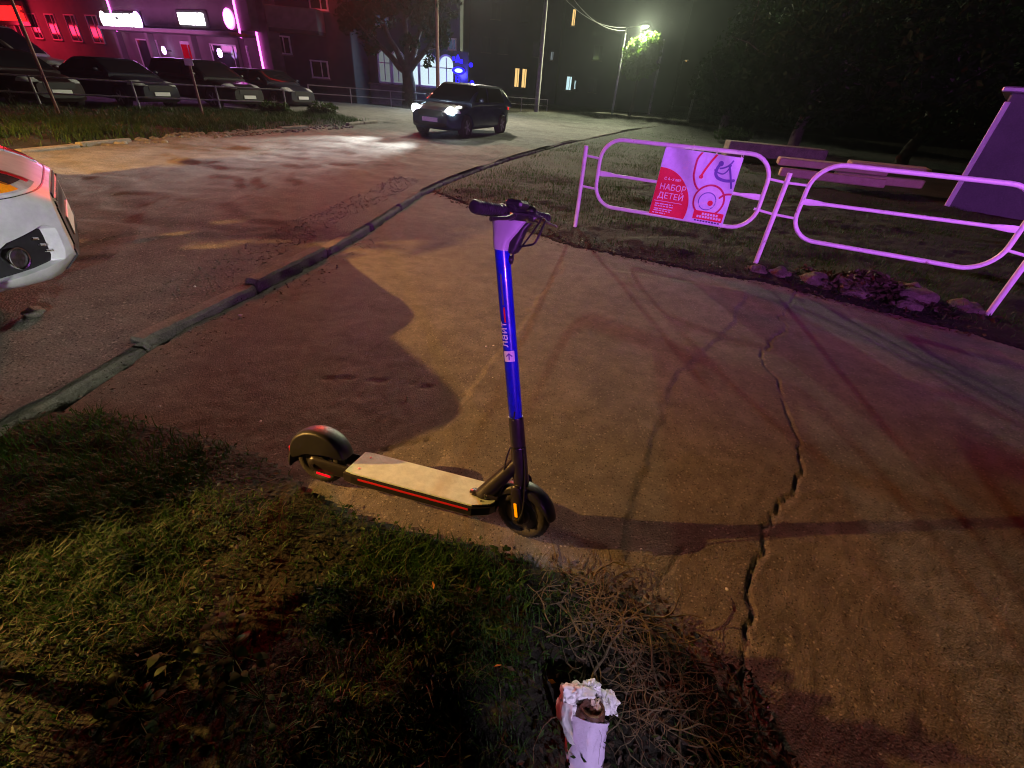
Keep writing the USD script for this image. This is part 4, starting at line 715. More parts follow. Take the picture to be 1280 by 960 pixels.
    if detail:
        for sd, pk in zip((-1, 1), fogs):
            y_ = lambda v: sd * abs(v)
            inner = body.translate([-.045, 0, 0]).scale([1, .96, 1]); k = shell(inner, (0, 0, .45), [1.003, 1.004, 1.004]) ^ pk
            fp = obj('fog_lamp_pocket', to_tm(k), 'black_plastic', t, 30)
            hit, _, _ = to_tm(body).ray.intersects_location([[5, sd * .742, .435]], [[-1, 0, 0]]); hx = hit[:, 0].max(); ang = sd * 38
            lens = move(move(rev([(0, .016), (.045, .014), (.055, .006), (.057, -.03), (0, -.03)], 'x', 30), rz=ang), (hx - .045, sd * .735, .430)); obj('fog_lamp', lens, 'lamp_dark', fp, 40)
            rim = move(move(rev([(.053, .012), (.060, .014), (.063, .004), (.060, -.03), (.053, -.03)], 'x', 30), rz=ang), (hx - .043, sd * .735, .430)); obj('fog_lamp_ring', rim, 'chrome', fp, 40)
            for q, (z_, y0_) in enumerate(((.515, .690), (.475, .680), (.437, .672))):
                hf, _, _ = to_tm(body).ray.intersects_location([[5, sd * y0_, z_]], [[-1, 0, 0]]); fx = hf[:, 0].max()
                fin = move(rbox(.014, .050, .014, b=.004), (0, 0, 0), rz=ang * .75, rx=sd * 16); obj('lamp_fin', move(fin, (fx - .022, sd * y0_, z_)), 'chrome', fp, 30)
        # headlight: lens, indicator, dark inner part and red reflector end
            k = shl ^ mbox(L / 2 - .62, L / 2 + .1, .36 if sd > 0 else -1, 1 if sd > 0 else -.36, .755, .93) ^ prism_xz([(L / 2 - .64, .93), (L / 2 - .50, .76), (L / 2 - .10, .745), (L / 2 + .1, .80), (L / 2 + .1, .90)], -1, 1); hl = obj('headlight', to_tm(k), 'lamp_glass', t, 30)
            sh2 = shell(body, (0, 0, .6), [1.007, 1.013, 1.016])
            for nm, mt, yy, zz in (('indicator', 'indicator_orange', (.60, .78), (.765, .83)), ('lamp_reflector', 'lamp_dark', (.46, .62), (.79, .90)), ('red_reflector', 'reflector_red', (.395, .44), (.775, .85))):
                k = sh2 ^ mbox(L / 2 - .6, L / 2 + .1, yy[0] if sd > 0 else -yy[1], yy[1] if sd > 0 else -yy[0], *zz)
                if not k.is_empty(): obj(nm, to_tm(k), mt, hl, 30)
        k = shl ^ mbox(L / 2 - .25, L / 2 + .1, -.44, .44, .26, .62); obj('bumper_grille', to_tm(k), 'black_plastic', t, 30)
        obj('chrome_bar', to_tm(shell(body, (0, 0, .6), [1.009, 1.01, 1.014]) ^ mbox(L / 2 - .2, L / 2 + .1, -.42, .42, .655, .675)), 'chrome', t, 30)
        obj('bumper_seam', to_tm(shell(body, (0, 0, .6), [1.0015, 1.003, 1.003]) ^ mbox(L / 2 - .95, L / 2 + .1, -1, 1, .735, .739)), 'black_plastic', t, 30)
    return t
# ------------------------------------------------------------------ big structures
def box_building(name, label, cat, loc, yaw, w, d, h, m, roof='dark_plaster'):
    t = thing(name, label, cat, loc, (0, 0, yaw)); obj('wall', rbox(w, d, h, (w / 2, d / 2, h / 2 - .1), .03), m, t, 30); obj('roof', rbox(w + .5, d + .5, .25, (w / 2, d / 2, h + .03), .04), roof, t, 30); return t
def window(t, u, z, w, h, glass, frame='frame_white', sill=True):
    f = obj('window', cat_(*[rbox(w + .1, .08, .07, (u, -.03, z + s_ * (h / 2 + .0)), .01) for s_ in (-1, 1)], *[rbox(.07, .08, h - .08, (u + s_ * (w / 2), -.03, z), .01) for s_ in (-1, 1)], rbox(.05, .06, h - .08, (u + w * .12, -.03, z), .01)), frame, t, 30)
    obj('pane', rbox(w - .06, .02, h - .06, (u, -.015, z), .002), glass, f, 30)
    if sill: obj('sill', rbox(w + .2, .16, .05, (u, -.075, z - h / 2 - .065), .01), 'kerb_concrete', f, 30)
# building A: the lit shop front, facade along local +x
yawA = math.degrees(math.atan2(-.473, .881))
tA = thing('shop_building', 'long building with glowing white and violet shop signs over its entrance', 'building', (-27.5, 36, 0), (0, 0, yawA))
obj('wall', rbox(41, 9, 9, (-5.6, 4.5, 4.4), .03), 'facade_plaster', tA, 30); obj('roof', rbox(41.6, 9.6, .3, (-5.6, 4.5, 9.05), .05), 'dark_plaster', tA, 30)
obj('plinth', rbox(41.2, .12, .6, (-5.6, -.07, .25), .02), 'kerb_concrete', tA, 30)
obj('portal', rbox(14.0, .5, 2.0, (7.4, -.26, 3.85), .03), 'facade_plaster', tA, 30)
obj('canopy', rbox(13.6, 1.5, .16, (7.4, -.95, 2.62), .03), 'facade_plaster', tA, 30)
for u in (.6, 4.4, 9.0, 13.4): obj('pillar', rbox(.34, .36, 2.55, (u, -.70, 1.25), .03), 'facade_plaster', tA, 30)
for u, w in ((2.5, 2.4), (11.2, 3.4)): window(tA, u, 1.35, w, 1.7, 'window_dark')
dr = obj('door', rbox(1.5, .08, 2.3, (7.2, -.05, 1.12), .01), 'black_metal', tA, 30); obj('door_glass', rbox(.6, .03, 1.5, (6.85, -.10, 1.35), .005), 'glow_deep_red', dr, 30); obj('door_glass', rbox(.6, .03, 1.5, (7.58, -.10, 1.35), .005), 'glow_deep_red', dr, 30)
for u in np.arange(-23, 13.5, 3.2): window(tA, u, 6.4, 1.5, 1.5, 'window_dark')
for u in np.arange(-23, -1.5, 3.2): window(tA, u, 2.6, 1.5, 1.5, 'window_dark')
for u in (.45, 13.45, 14.15): obj('neon_strip', rbox(.09, .09, 4.4, (u, -.60 if u < 14 else -.12, 2.75), .02), 'glow_magenta', tA, 30)
def glyphs(t, u0_, z0_, n, w, h, gap, m, y, seed, nm='glowing_letter'):
    r_ = np.random.default_rng(seed)
    for k in range(n):
        u = u0_ + k * (w + gap); P = Polygon([(u, z0_), (u + w, z0_), (u + w, z0_ + h), (u, z0_ + h)]).buffer(-.04).buffer(.04); q = r_.integers(0, 4)
        hole = [sbox(u + w * .35, z0_ + h * .35, u + w * .65, z0_ + h * .75), sbox(u + w * .4, z0_ - .1, u + w * .6, z0_ + h * .4), sbox(u + w * .45, z0_ + h * .55, u + w + .1, z0_ + h * .75), sbox(u + w * .4, z0_ + h * .6, u + w * .6, z0_ + h + .1)][q]
        m_ = extr(P.difference(hole), .10); v = m_.vertices.copy(); m_.vertices = np.c_[v[:, 0], y - v[:, 2], v[:, 1]]; m_.fix_normals(); obj(nm, m_, m, t, 30)
sg = thing('shop_sign', 'white glowing letter sign on the left over the shop entrance', 'sign', (-27.5, 36, 0), (0, 0, yawA)); obj('backing', rbox(4.4, .06, .9, (1.7, -.55, 3.1), .02), 'dark_plaster', sg, 30); glyphs(sg, -.3, 2.78, 5, .52, .64, .28, 'glow_white', -.58, 1)
obj('glow_disc', move(rev([(0, .04), (.42, .03), (.46, 0), (0, -.02)], 'y', 30), (3.45, -.62, 3.1)), 'glow_violet', sg, 40); obj('end_lamp', move(rev([(0, .05), (.36, .04), (.42, 0), (0, -.02)], 'y', 30), (-.75, -.62, 3.12)), 'glow_white', sg, 40)
sg = thing('shop_sign', 'white glowing letter sign right of the middle over the shop door', 'sign', (-27.5, 36, 0), (0, 0, yawA)); obj('backing', rbox(3.0, .06, .8, (9.3, -.55, 3.26), .02), 'dark_plaster', sg, 30); glyphs(sg, 8.1, 2.99, 5, .34, .54, .17, 'glow_white', -.58, 2)
sg = thing('round_sign', 'round violet lamp sign at the right end of the shop front', 'sign', (-27.5, 36, 0), (0, 0, yawA)); obj('lamp_disc', move(rev([(0, .05), (.30, .04), (.36, 0), (0, -.02)], 'y', 30), (12.7, -.60, 3.32)), 'glow_white', sg, 40); obj('rim', move(rev([(.36, .04), (.44, .03), (.44, -.02), (.36, -.02)], 'y', 30), (12.7, -.58, 3.32)), 'glow_magenta', sg, 40)
for u, z, lb in ((5.1, 1.72, 'oval violet wall lamp left of the shop door'), (10.93, 1.81, 'oval violet wall lamp right of the shop door')):
    w_ = thing('wall_lamp', lb, 'lamp', (-27.5, 36, 0), (0, 0, yawA)); obj('lamp_bulb', move(rev([(0, .10), (.10, .08), (.15, 0), (.10, -.06), (0, -.08)], 'y', 24), (u, -.45, z)), 'glow_white', w_, 40); obj('lamp_rim', move(rev([(.15, .03), (.21, .02), (.21, -.03), (.15, -.03)], 'y', 24), (u, -.43, z)), 'glow_violet', w_, 40); obj('bracket', cyl([u, -.40, z], [u, 0, z], .03, 8), 'black_metal', w_, 30)
pn = np.array([-.473, -.881, 0]); pd = np.array([.881, -.473, 0]); po = np.array([-27.5, 36, 0])
q = po + pd * 6.5 + pn * 1.2 + np.array([0, 0, 3.2]); rect_light('/World/shop_sign_light', q, q + pn * 10 + np.array([0, 0, -3.5]), (.75, .30, 1.0), 200, 12, 1.0)
q = po + pd * 6.5 + pn * 2.6 + np.array([0, 0, 2.2]); rect_light('/World/shop_wash_light', q, q - pn * 3 + np.array([0, 0, .6]), (1.0, .25, .85), 45, 12, .5)
# awning with a red neon sign, at the left end
rs = thing('red_neon_sign', 'red neon sign on the facade at the top left corner', 'sign', (-27.5, 36, 0), (0, 0, yawA)); obj('backing', rbox(7.0, .12, 1.5, (-16.5, -.35, 3.3), .03), 'car_red', rs, 30); glyphs(rs, -19.5, 2.85, 6, .8, .9, .25, 'glow_red', -.42, 5)
q = po + pd * -16.5 + pn * 1.2 + np.array([0, 0, 3.4]); rect_light('/World/red_neon_light', q, q + pn * 10 + np.array([0, 0, -2.2]), (1, .03, .05), 420, 6, 1.0)
q = po + pd * -13 + pn * 3.0 + np.array([0, 0, 2.6]); rect_light('/World/red_wash_light', q, q - pn * 3 + pd * 1.0, (1, .02, .07), 130, 10, .6)
# building B: dark block behind, with balconies
tB = box_building('dark_apartment_block', 'dark apartment block with a balcony right of the shop front', 'building', (-15.4, 29.6, 0), 0, 5.2, 9, 9.5, 'dark_plaster')
for u, z in ((3.3, 1.45), (1.4, 2.4), (3.7, 4.4), (1.4, 5.4), (3.7, 7.2)): window(tB, u, z, .9, .75, 'window_dark')
bl = obj('balcony', rbox(2.6, 1.0, .16, (2.6, -.52, 3.0), .02), 'dark_plaster', tB, 30); obj('balcony_front', rbox(2.6, .08, .9, (2.6, -1.0, 3.52), .02), 'facade_plaster', bl, 30); obj('balcony_side', cat_(rbox(.08, .9, .9, (1.34, -.5, 3.52), .02), rbox(.08, .9, .9, (3.86, -.5, 3.52), .02)), 'facade_plaster', bl, 30)
# building C: lit arched shop windows
tC = box_building('corner_shop_building', 'dark building with bright arched shop windows behind the tree', 'building', (-10.1, 32, 0), 0, 5.4, 1.3, 9.0, 'dark_plaster')
obj('plinth', rbox(5.4, .14, 1.0, (2.7, -.08, .42), .02), 'facade_plaster', tC, 30); obj('ledge', rbox(5.5, .3, .09, (2.7, -.16, .97), .02), 'kerb_concrete', tC, 30)
def arch_win(u, w, z0_, z1_, glass):
    a = Polygon([(u - w / 2, z0_), (u + w / 2, z0_), (u + w / 2, z1_ - w / 2)] + [(u + w / 2 * math.cos(q), z1_ - w / 2 + w / 2 * math.sin(q)) for q in np.linspace(0, np.pi, 16)] + [(u - w / 2, z1_ - w / 2)]).buffer(0)
    def up_(p, th, y): m_ = extr(p, th); v = m_.vertices.copy(); m_.vertices = np.c_[v[:, 0], y - v[:, 2], v[:, 1]]; m_.fix_normals(); return m_
    f = obj('window', up_(a.buffer(.09).difference(a), .12, 0), 'frame_white', tC, 30); obj('pane', up_(a, .03, -.01), glass, f, 30); obj('glazing_bar', cat_(rbox(.05, .05, (z1_ - z0_) * .9, (u, -.06, (z0_ + z1_) / 2), .005), rbox(w, .05, .05, (u, -.06, z0_ + (z1_ - z0_) * .62), .005)), 'frame_white', f, 30)
for u, w, g_ in ((.95, .62, 'glow_shop_dim'), (1.75, .62, 'glow_shop_dim'), (2.55, .75, 'glow_shop'), (3.55, .95, 'glow_shop'), (4.62, .80, 'glow_shop')): arch_win(u, w, 1.12, 2.62, g_)
window(tC, .95, 4.1, .7, .7, 'glow_dim_blue'); window(tC, 4.95, 3.2, .42, .5, 'glow_dim_blue')
for u in (.95, 2.6, 4.4): window(tC, u, 6.4, 1.1, 1.3, 'window_dark')
q = np.array([-6.2, 31.3, 2.2]); rect_light('/World/shop_window_light', q, q + np.array([.3, -8, -2.0]), (.55, .8, 1.0), 90, 3, 1.2)
bs = thing('blue_neon_sign', 'vertical blue neon sign with ring shaped letters beside the arched windows', 'sign', (-4.70, 31.6, 0)); obj('sign_post', cyl([.05, .05, -.1], [.05, .05, 3.0], .05, 12), 'black_metal', bs, 30); obj('backing', rbox(.9, .08, 2.3, (.12, .0, 1.75), .02), 'car_navy', bs, 30)
def upright(m_, y): v = m_.vertices.copy(); m_ = m_.copy(); m_.vertices = np.c_[v[:, 0], y - v[:, 2], v[:, 1]]; m_.fix_normals(); return m_
for z in (1.98, 1.00):
    obj('ring_letter', upright(extr(shapely.affinity.scale(Point(0, z).buffer(.2, 24), 1.9, .95).difference(shapely.affinity.scale(Point(0, z).buffer(.13, 24), 1.8, .8)), .10), -.05), 'glow_blue', bs, 30); obj('ring_core', upright(extr(shapely.affinity.scale(Point(0, z).buffer(.125, 24), 1.8, .8), .04), -.05), 'glow_cyan', bs, 30)
for tx, z, s_ in (('В', 1.38, .34), ('А', 2.36, .36)):
    w_ = meshkit.text_mesh(tx, s_, .10, True); w_.apply_translation([-.22, z, 0]); obj('letter', upright(w_, -.05), 'glow_blue', bs, 30)
obj('top_letters', cat_(*[upright(extr(sbox(-.36 + .22 * k, 2.42 - .05 * k, -.20 + .22 * k, 2.62 - .05 * k), .08), -.07) for k in range(3)]), 'glow_blue', bs, 30)
obj('side_lamp', cat_(move(trimesh.creation.icosphere(2, .12), (.72, -.1, 2.30))), 'glow_blue', bs, 40); obj('side_lamp', cat_(move(trimesh.creation.icosphere(2, .13), (.80, -.1, 1.45))), 'glow_blue', bs, 40); obj('side_arm', cat_(cyl([.4, 0, 2.3], [.72, -.05, 2.3], .025, 8), cyl([.4, 0, 1.45], [.8, -.05, 1.45], .025, 8)), 'black_metal', bs, 40)
sphere_light('/World/blue_neon_light', (-4.5, 31.0, 1.8), (.05, .05, 1.0), 45, .2)
# far apartment houses with a few lit windows
tD = box_building('far_apartment_house', 'far dark apartment house with two warm lit windows', 'building', (-8.5, 65, 0), 0, 10.6, 9, 16, 'dark_plaster')
for u, z, w, h, g_ in ((5.85, 2.30, .55, 1.9, 'glow_warm'), (6.72, 2.30, .55, 1.9, 'glow_warm'), (9.8, 4.7, .35, .8, 'glow_shop_dim'), (8.0, 5.2, 1.0, 1.4, 'window_dark'), (4.0, 5.2, 1.0, 1.4, 'window_dark'), (2.0, 5.2, 1.0, 1.4, 'window_dark'), (3.0, 8.3, 1.0, 1.4, 'window_dark'), (6.3, 8.3, 1.0, 1.4, 'window_dark')): window(tD, u, z, w, h, g_, 'dark_plaster')
tE = box_building('far_apartment_house', 'far dark apartment house with one cool lit window beside the lamp tree', 'building', (2.35, 65.6, 0), 0, 14, 9, 17, 'dark_plaster')
for u, z, w, h, g_ in ((1.33, 2.2, .65, 1.4, 'glow_cool'), (2.10, 2.1, .22, .9, 'glow_cool'), (1.0, 8.4, .4, 1.5, 'glow_warm'), (4.3, 5.4, 1.0, 1.4, 'window_dark'), (8, 5.4, 1.0, 1.4, 'window_dark'), (4.3, 2.2, 1.0, 1.4, 'window_dark')): window(tE, u, z, w, h, g_, 'dark_plaster')
# kiosk behind the fence on the right
tK = thing('kiosk', 'pale rendered kiosk wall behind the fence at the right edge', 'kiosk', (8.75, 10.3, .12), (0, 0, -42)); obj('wall', rbox(6, 3.2, 2.1, (3.0, 1.6, .90), .03), 'kiosk_plaster', tK, 30); obj('roof', rbox(6.3, 3.5, .09, (3.0, 1.6, 1.985), .02), 'galvanised', tK, 30); obj('corner_strip', rbox(.09, .09, 1.9, (.02, .02, .85), .01), 'frame_white', tK, 30)
window(tK, 3.4, 1.2, 1.4, .9, 'window_dark')
# timber and slabs by the trees
ti = 0
for x, y, z, L, w, h, yaw, rx, lb, mt in [(7.2, 12.2, .45, 2.4, .26, .16, -12, 4, 'upper pale beam of the timber pile behind the fence', 'raw_timber'), (7.0, 11.7, .26, 2.2, .26, .18, -16, -3, 'front beam of the timber pile behind the fence', 'raw_timber'), (8.6, 12.3, .50, 1.8, .28, .16, -6, 8, 'right hand beam of the timber pile with its end raised', 'raw_timber'), (8.3, 12.0, .26, 2.0, .24, .18, -4, 0, 'lowest right beam under the raised one', 'raw_timber'), (7.6, 16.2, .28, 2.9, .7, .55, -8, 0, 'long reddish concrete slab lying behind the timber pile', 'kerb_concrete')]:
    m = rbox(L, w, h, b=.02).subdivide().subdivide(); m.vertices += .014 * (np.stack([noise(m.vertices * 6 + x * 3, k) for k in (1, 2, 3)], 1) - .5); nm = 'timber_beam' if mt == 'raw_timber' else 'concrete_slab'; obj(nm, move(m, (x, y, z), yaw, rx=rx), mt, smooth=30, label=lb, cat='beam' if mt == 'raw_timber' else 'slab')

# ------------------------------------------------------------------ street lamps, poles, wires
def lamp_post(name, label, base, h, arm, m='galvanised', glowm='glow_lamp', r=.07, group=None):
    t = thing(name, label, 'street lamp', (*base, 0), group=group); a = np.array([arm[0], arm[1], 0]); obj('pole', tube([(0, 0, -.3), (0, 0, h * .5), (0, 0, h - .3)], [r * 1.25, r, r * .75], 14), m, t, 40)
    obj('arm', tube(smooth_line([(0, 0, h - .35), (0, 0, h - .05), tuple(a * .4 + [0, 0, h + .12]), tuple(a * .9 + [0, 0, h + .18])], 16), .03, 10), m, t, 40)
    yaw = math.degrees(math.atan2(arm[1], arm[0])) if (arm[0] or arm[1]) else 0; hd = obj('lamp_head', move(to_tm(m3.Manifold.batch_hull([m3.Manifold.sphere(.10, 16).scale([1.4, 1, .6]).translate([-.15, 0, .04]), m3.Manifold.sphere(.13, 16).scale([1.7, 1, .6]).translate([.2, 0, .05])])), tuple(a + [0, 0, h + .16]), yaw), 'galvanised', t, 40)
    obj('lamp_glass', move(rev([(0, -.09), (.10, -.07), (.16, 0), (0, .02)], 'z', 24), tuple(a + np.array([0, 0, h + .13]))), glowm, hd, 40); return t
P_ = LAMPS
lamp_post('street_lamp', 'tall reddish lamp pole standing behind the moving car, its head above the picture', (-5.3, 28.2), 6.9, (2.2, -.6), 'rusty_pole', r=.085)
lamp_post('street_lamp', 'brightly lit street lamp shining over the green tree crown', (6.55, 45.3), 5.9, (1.3, -.3))
lamp_post('street_lamp', 'distant small street lamp beyond the end of the road', (22.9, 90), 6.7, (.55, 0), glowm='glow_warm')
yl = thing('yard_lamp', 'yard lamp with an added flat conical shade left of the white car, outside the picture', 'street lamp', (-9.5, .75, 0)); obj('pole', tube([(0, 0, -.3), (0, 0, 2), (0, 0, 3.65)], [.08, .06, .05], 12), 'galvanised', yl, 40); obj('arm', cyl([0, 0, 3.60], [.5, 0, 3.60], .025, 8), 'galvanised', yl, 40)
obj('shade', move(rev([(.03, .20), (.06, .17), (.306, -.103), (.300, -.105), (.05, .15), (.03, .17)], 'z', 48), (.5, 0, 3.4)), 'black_metal', yl, 30); obj('bulb', move(trimesh.creation.icosphere(2, .03), (.5, 0, 3.48)), 'glow_yard', yl, 40)  # shade added to cut the lamp light off the fence
for nm, aim in (('road_lamp', (-.6, 8, 0)), ('far_lamp', (6.0, 30, 0))):
    q = np.array(P_[nm][0]); rect_light(f'/World/{nm}_light', q, aim, P_[nm][1], P_[nm][2], P_[nm][3], P_[nm][3])
sphere_light('/World/yard_lamp_light', *P_['yard_lamp'])
pp = thing('utility_pole', 'grey concrete pole right of the warm lit windows', 'pole', (.02, 41.2, 0)); obj('shaft', tube([(0, 0, -.3), (0, 0, 4), (0, 0, 8.2)], [.19, .16, .12], 12), 'pole_concrete', pp, 40); obj('crossarm', rbox(1.4, .09, .09, (0, 0, 7.8), .01), 'galvanised', pp, 30)
pp = thing('utility_pole', 'thin pole standing right of the lamp tree by the far road', 'pole', (11.1, 52, 0)); obj('shaft', tube([(0, 0, -.3), (0, 0, 3), (0, 0, 6)], [.11, .1, .08], 10), 'pole_concrete', pp, 40)
pp = thing('utility_pole', 'pale short post at the edge of the dark trees on the right', 'pole', (13.6, 47, 0)); obj('shaft', tube([(0, 0, -.3), (0, 0, 2), (.05, 0, 4.2)], [.1, .09, .07], 10), 'pole_concrete', pp, 40)
def sign_post(label, x, y, h, plate):
    t = thing('sign_post', label, 'sign post', (x, y, 0)); obj('pole', tube([(0, 0, -.2), (0, 0, h / 2), (.01, 0, h)], .032, 12), 'rusty_pole', t, 40)
    if plate: obj('sign_plate', rbox(.24, .012, .16, (.02, -.04, h - .02), .003), 'white_print', t, 30)
sign_post('thin post with a small white plate on the verge before the parked cars', -9.66, 14.69, 1.40, True); sign_post('leaning grey post on the verge at the far left', -11.24, 11.78, 2.9, False)
for k in (0, 1):
    a, b = np.array([-.1 + .9 * k, 41.2, 7.9]), np.array([6.5, 45.2, 5.95 - .2 * k]); pts = [a + (b - a) * u + np.array([0, 0, -1.6 * 4 * u * (1 - u) * .5]) for u in np.linspace(0, 1, 20)]
    obj('overhead_wire', tube(pts, .018, 6), 'galvanised', smooth=40, label=['upper sagging wire left of the lit lamp', 'lower sagging wire left of the lit lamp'][k], cat='wire')
# low railings before the parked cars
def railing(label, pts, h):
    t = thing('low_railing', label, 'railing'); P = LineString(pts); n = int(P.length / 1.9)
    Q = [np.array(P.interpolate(k / n, normalized=True).coords[0]) for k in range(n + 1)]
    for q in Q: obj('post', cyl((q[0], q[1], -.1), (q[0], q[1], h + .02), .028, 10), 'rail_paint', t, 40)
    for z in (h, h * .52): obj('rail', tube([(q[0], q[1], z) for q in Q], .021, 8), 'rail_paint', t, 40)
railing('low pipe railing in front of the parked cars on the left', [(-17, 11.2), (-12.6, 14.0), (-10.1, 16.8), (-8.9, 18.3)], .78); railing('low pipe railing between the verge and the corner shop', [(-11.8, 27.0), (-9.4, 28.6), (-6.0, 29.4)], .75); railing('low pipe railing beyond the car, left of the concrete pole', [(-3.0, 37.0), (0.8, 39.4)], .8)

# ------------------------------------------------------------------ trees and bushes
def limb(a, b, r0_, r1_, rng, n=7, wob=.12):
    P = np.linspace(a, b, n); d = np.linalg.norm(np.subtract(b, a)); P[1:-1] += rng.normal(0, wob * d / n, (n - 2, 3)); return tube(P, np.linspace(r0_, r1_, n), 10), P
def tree(name, label, cat, base, th, tr, crown, nl, size, m, rng, forks=5, group=None, z0_=0, hang=0):
    """crown: list of (x, y, z, rx, ry, rz) lobes relative to the base"""
    t = thing(name, label, cat, (*base, z0_), group=group); tk, P = limb((0, 0, -.3), (rng.normal(0, .1), rng.normal(0, .1), th), tr * 1.3, tr * .75, rng); parts = [tk]
    for c in crown[:forks]:
        l_, Q = limb(P[-1] - np.array([0, 0, .25]), np.array(c[:3]), tr * .55, tr * .12, rng); parts.append(l_)
        for k in range(3): l2, _ = limb(Q[3 + k % 3], np.array(c[:3]) + rng.normal(0, .5, 3) * np.array(c[3:]), tr * .2, tr * .05, rng, 5); parts.append(l2)
    obj('trunk', cat_(*parts), 'bark', t, 40)
    C = []; w = np.array([c[3] * c[4] * c[5] for c in crown]) ** .7; w /= w.sum()
    for c, k in zip(crown, w):
        n = int(nl * k); d = rng.normal(size=(n, 3)); d /= np.linalg.norm(d, axis=1, keepdims=True); d *= (rng.random((n, 1)) ** .45); p = np.array(c[:3]) + d * np.array(c[3:]); keep = fbm(p * (1.4 / max(.5, c[3] * .5)) + rng.uniform(0, 99), 3, 7) > .44; C.append(p[keep])
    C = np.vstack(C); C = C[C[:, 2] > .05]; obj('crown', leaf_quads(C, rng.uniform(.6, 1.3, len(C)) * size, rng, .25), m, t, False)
tr_ = np.random.default_rng(31)
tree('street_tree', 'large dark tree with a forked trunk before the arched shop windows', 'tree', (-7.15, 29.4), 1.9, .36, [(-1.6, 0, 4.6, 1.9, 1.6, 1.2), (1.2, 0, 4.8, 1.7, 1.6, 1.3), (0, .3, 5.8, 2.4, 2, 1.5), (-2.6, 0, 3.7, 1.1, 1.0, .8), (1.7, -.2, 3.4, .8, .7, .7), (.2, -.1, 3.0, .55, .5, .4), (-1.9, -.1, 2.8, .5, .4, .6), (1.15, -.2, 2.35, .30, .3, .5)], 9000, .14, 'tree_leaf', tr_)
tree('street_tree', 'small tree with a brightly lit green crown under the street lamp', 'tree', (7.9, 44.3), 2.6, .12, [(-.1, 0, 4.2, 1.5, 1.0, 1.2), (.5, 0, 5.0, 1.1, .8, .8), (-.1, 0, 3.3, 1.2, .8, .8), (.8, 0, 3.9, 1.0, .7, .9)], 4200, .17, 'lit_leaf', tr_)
for i, (x, y, h, r, nl, sz, lb) in enumerate([(9.9, 27.5, 5.6, 1.9, 8000, .12, 'dark bushy tree with a pale trunk right of the far road'), (11.0, 22, 7.5, 2.8, 7000, .15, 'tall black tree mass behind the concrete slab'), (14.5, 20, 8.5, 3.2, 7000, .17, 'tall black tree between the slab and the kiosk'), (17.5, 16.5, 8, 3.0, 6000, .17, 'black tree behind the kiosk'), (15, 36, 7, 2.6, 4500, .18, 'dark tree farther along the right side of the road')]):
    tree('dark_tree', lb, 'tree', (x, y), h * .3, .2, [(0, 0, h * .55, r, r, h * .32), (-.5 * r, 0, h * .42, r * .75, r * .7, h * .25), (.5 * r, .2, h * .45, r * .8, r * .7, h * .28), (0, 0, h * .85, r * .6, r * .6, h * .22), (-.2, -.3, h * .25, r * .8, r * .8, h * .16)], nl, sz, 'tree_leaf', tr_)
for x, y, r, h, lb in [(9.0, 23.5, .9, .55, 'low dark bush at the foot of the bushy tree'), (-7.3, 17.6, .55, .45, 'green roadside bush at the right end of the left verge'), (-8.6, 16.9, .5, .38, 'small green bush on the verge left of the end bush')]:
    z_ = 0.1; tree('bush', lb, 'bush', (x, y), .12, .03, [(0, 0, h * .5, r, r, h * .6), (-.4 * r, 0, h * .4, r * .6, r * .6, h * .45), (.4 * r, .1, h * .45, r * .6, r * .6, h * .5)], 900 if h < 1 else 4600, .075 if h < 1 else .05, 'weed_leaf', tr_, 3, z0_=z_)

for x, y, h, lb, cr in [(-6.2, -1.35, 3.4, 'added young tree left of the white car, unseen, blocking the yard lamp', [(0, 0, 2.3, 1.2, 1.75, 1.0), (.1, -.2, 3.1, 1.0, 1.3, .7), (0, .4, 1.6, .7, 1.2, .5)]), (-7.0, 3.0, 3.4, 'added young tree by the road, unseen, keeping the yard lamp off the road', [(0, 0, 2.1, .8, 1.3, .9), (-.3, .0, 2.8, .8, 1.1, .6), (0, .2, 1.3, .6, 1.1, .6), (0, -.6, 1.9, .6, .8, .8), (0, .7, 2.2, .6, .9, .9)])]:
    tree('added_blocker_tree', lb, 'tree', (x, y), 1.0, .07, cr, 9000, .085, 'tree_leaf', tr_)  # unseen trees added to block the yard lamp
tree('added_sapling', 'added small tree left of the picture, unseen, blocking the yard lamp', 'tree', (-2.16, .45), .6, .02, [(0, 0, .78, .36, .42, .20), (0, -.1, 1.0, .34, .40, .16), (.05, -.2, 1.25, .30, .30, .24)], 2600, .045, 'tree_leaf', tr_)  # unseen, added to keep the yard lamp off the grass
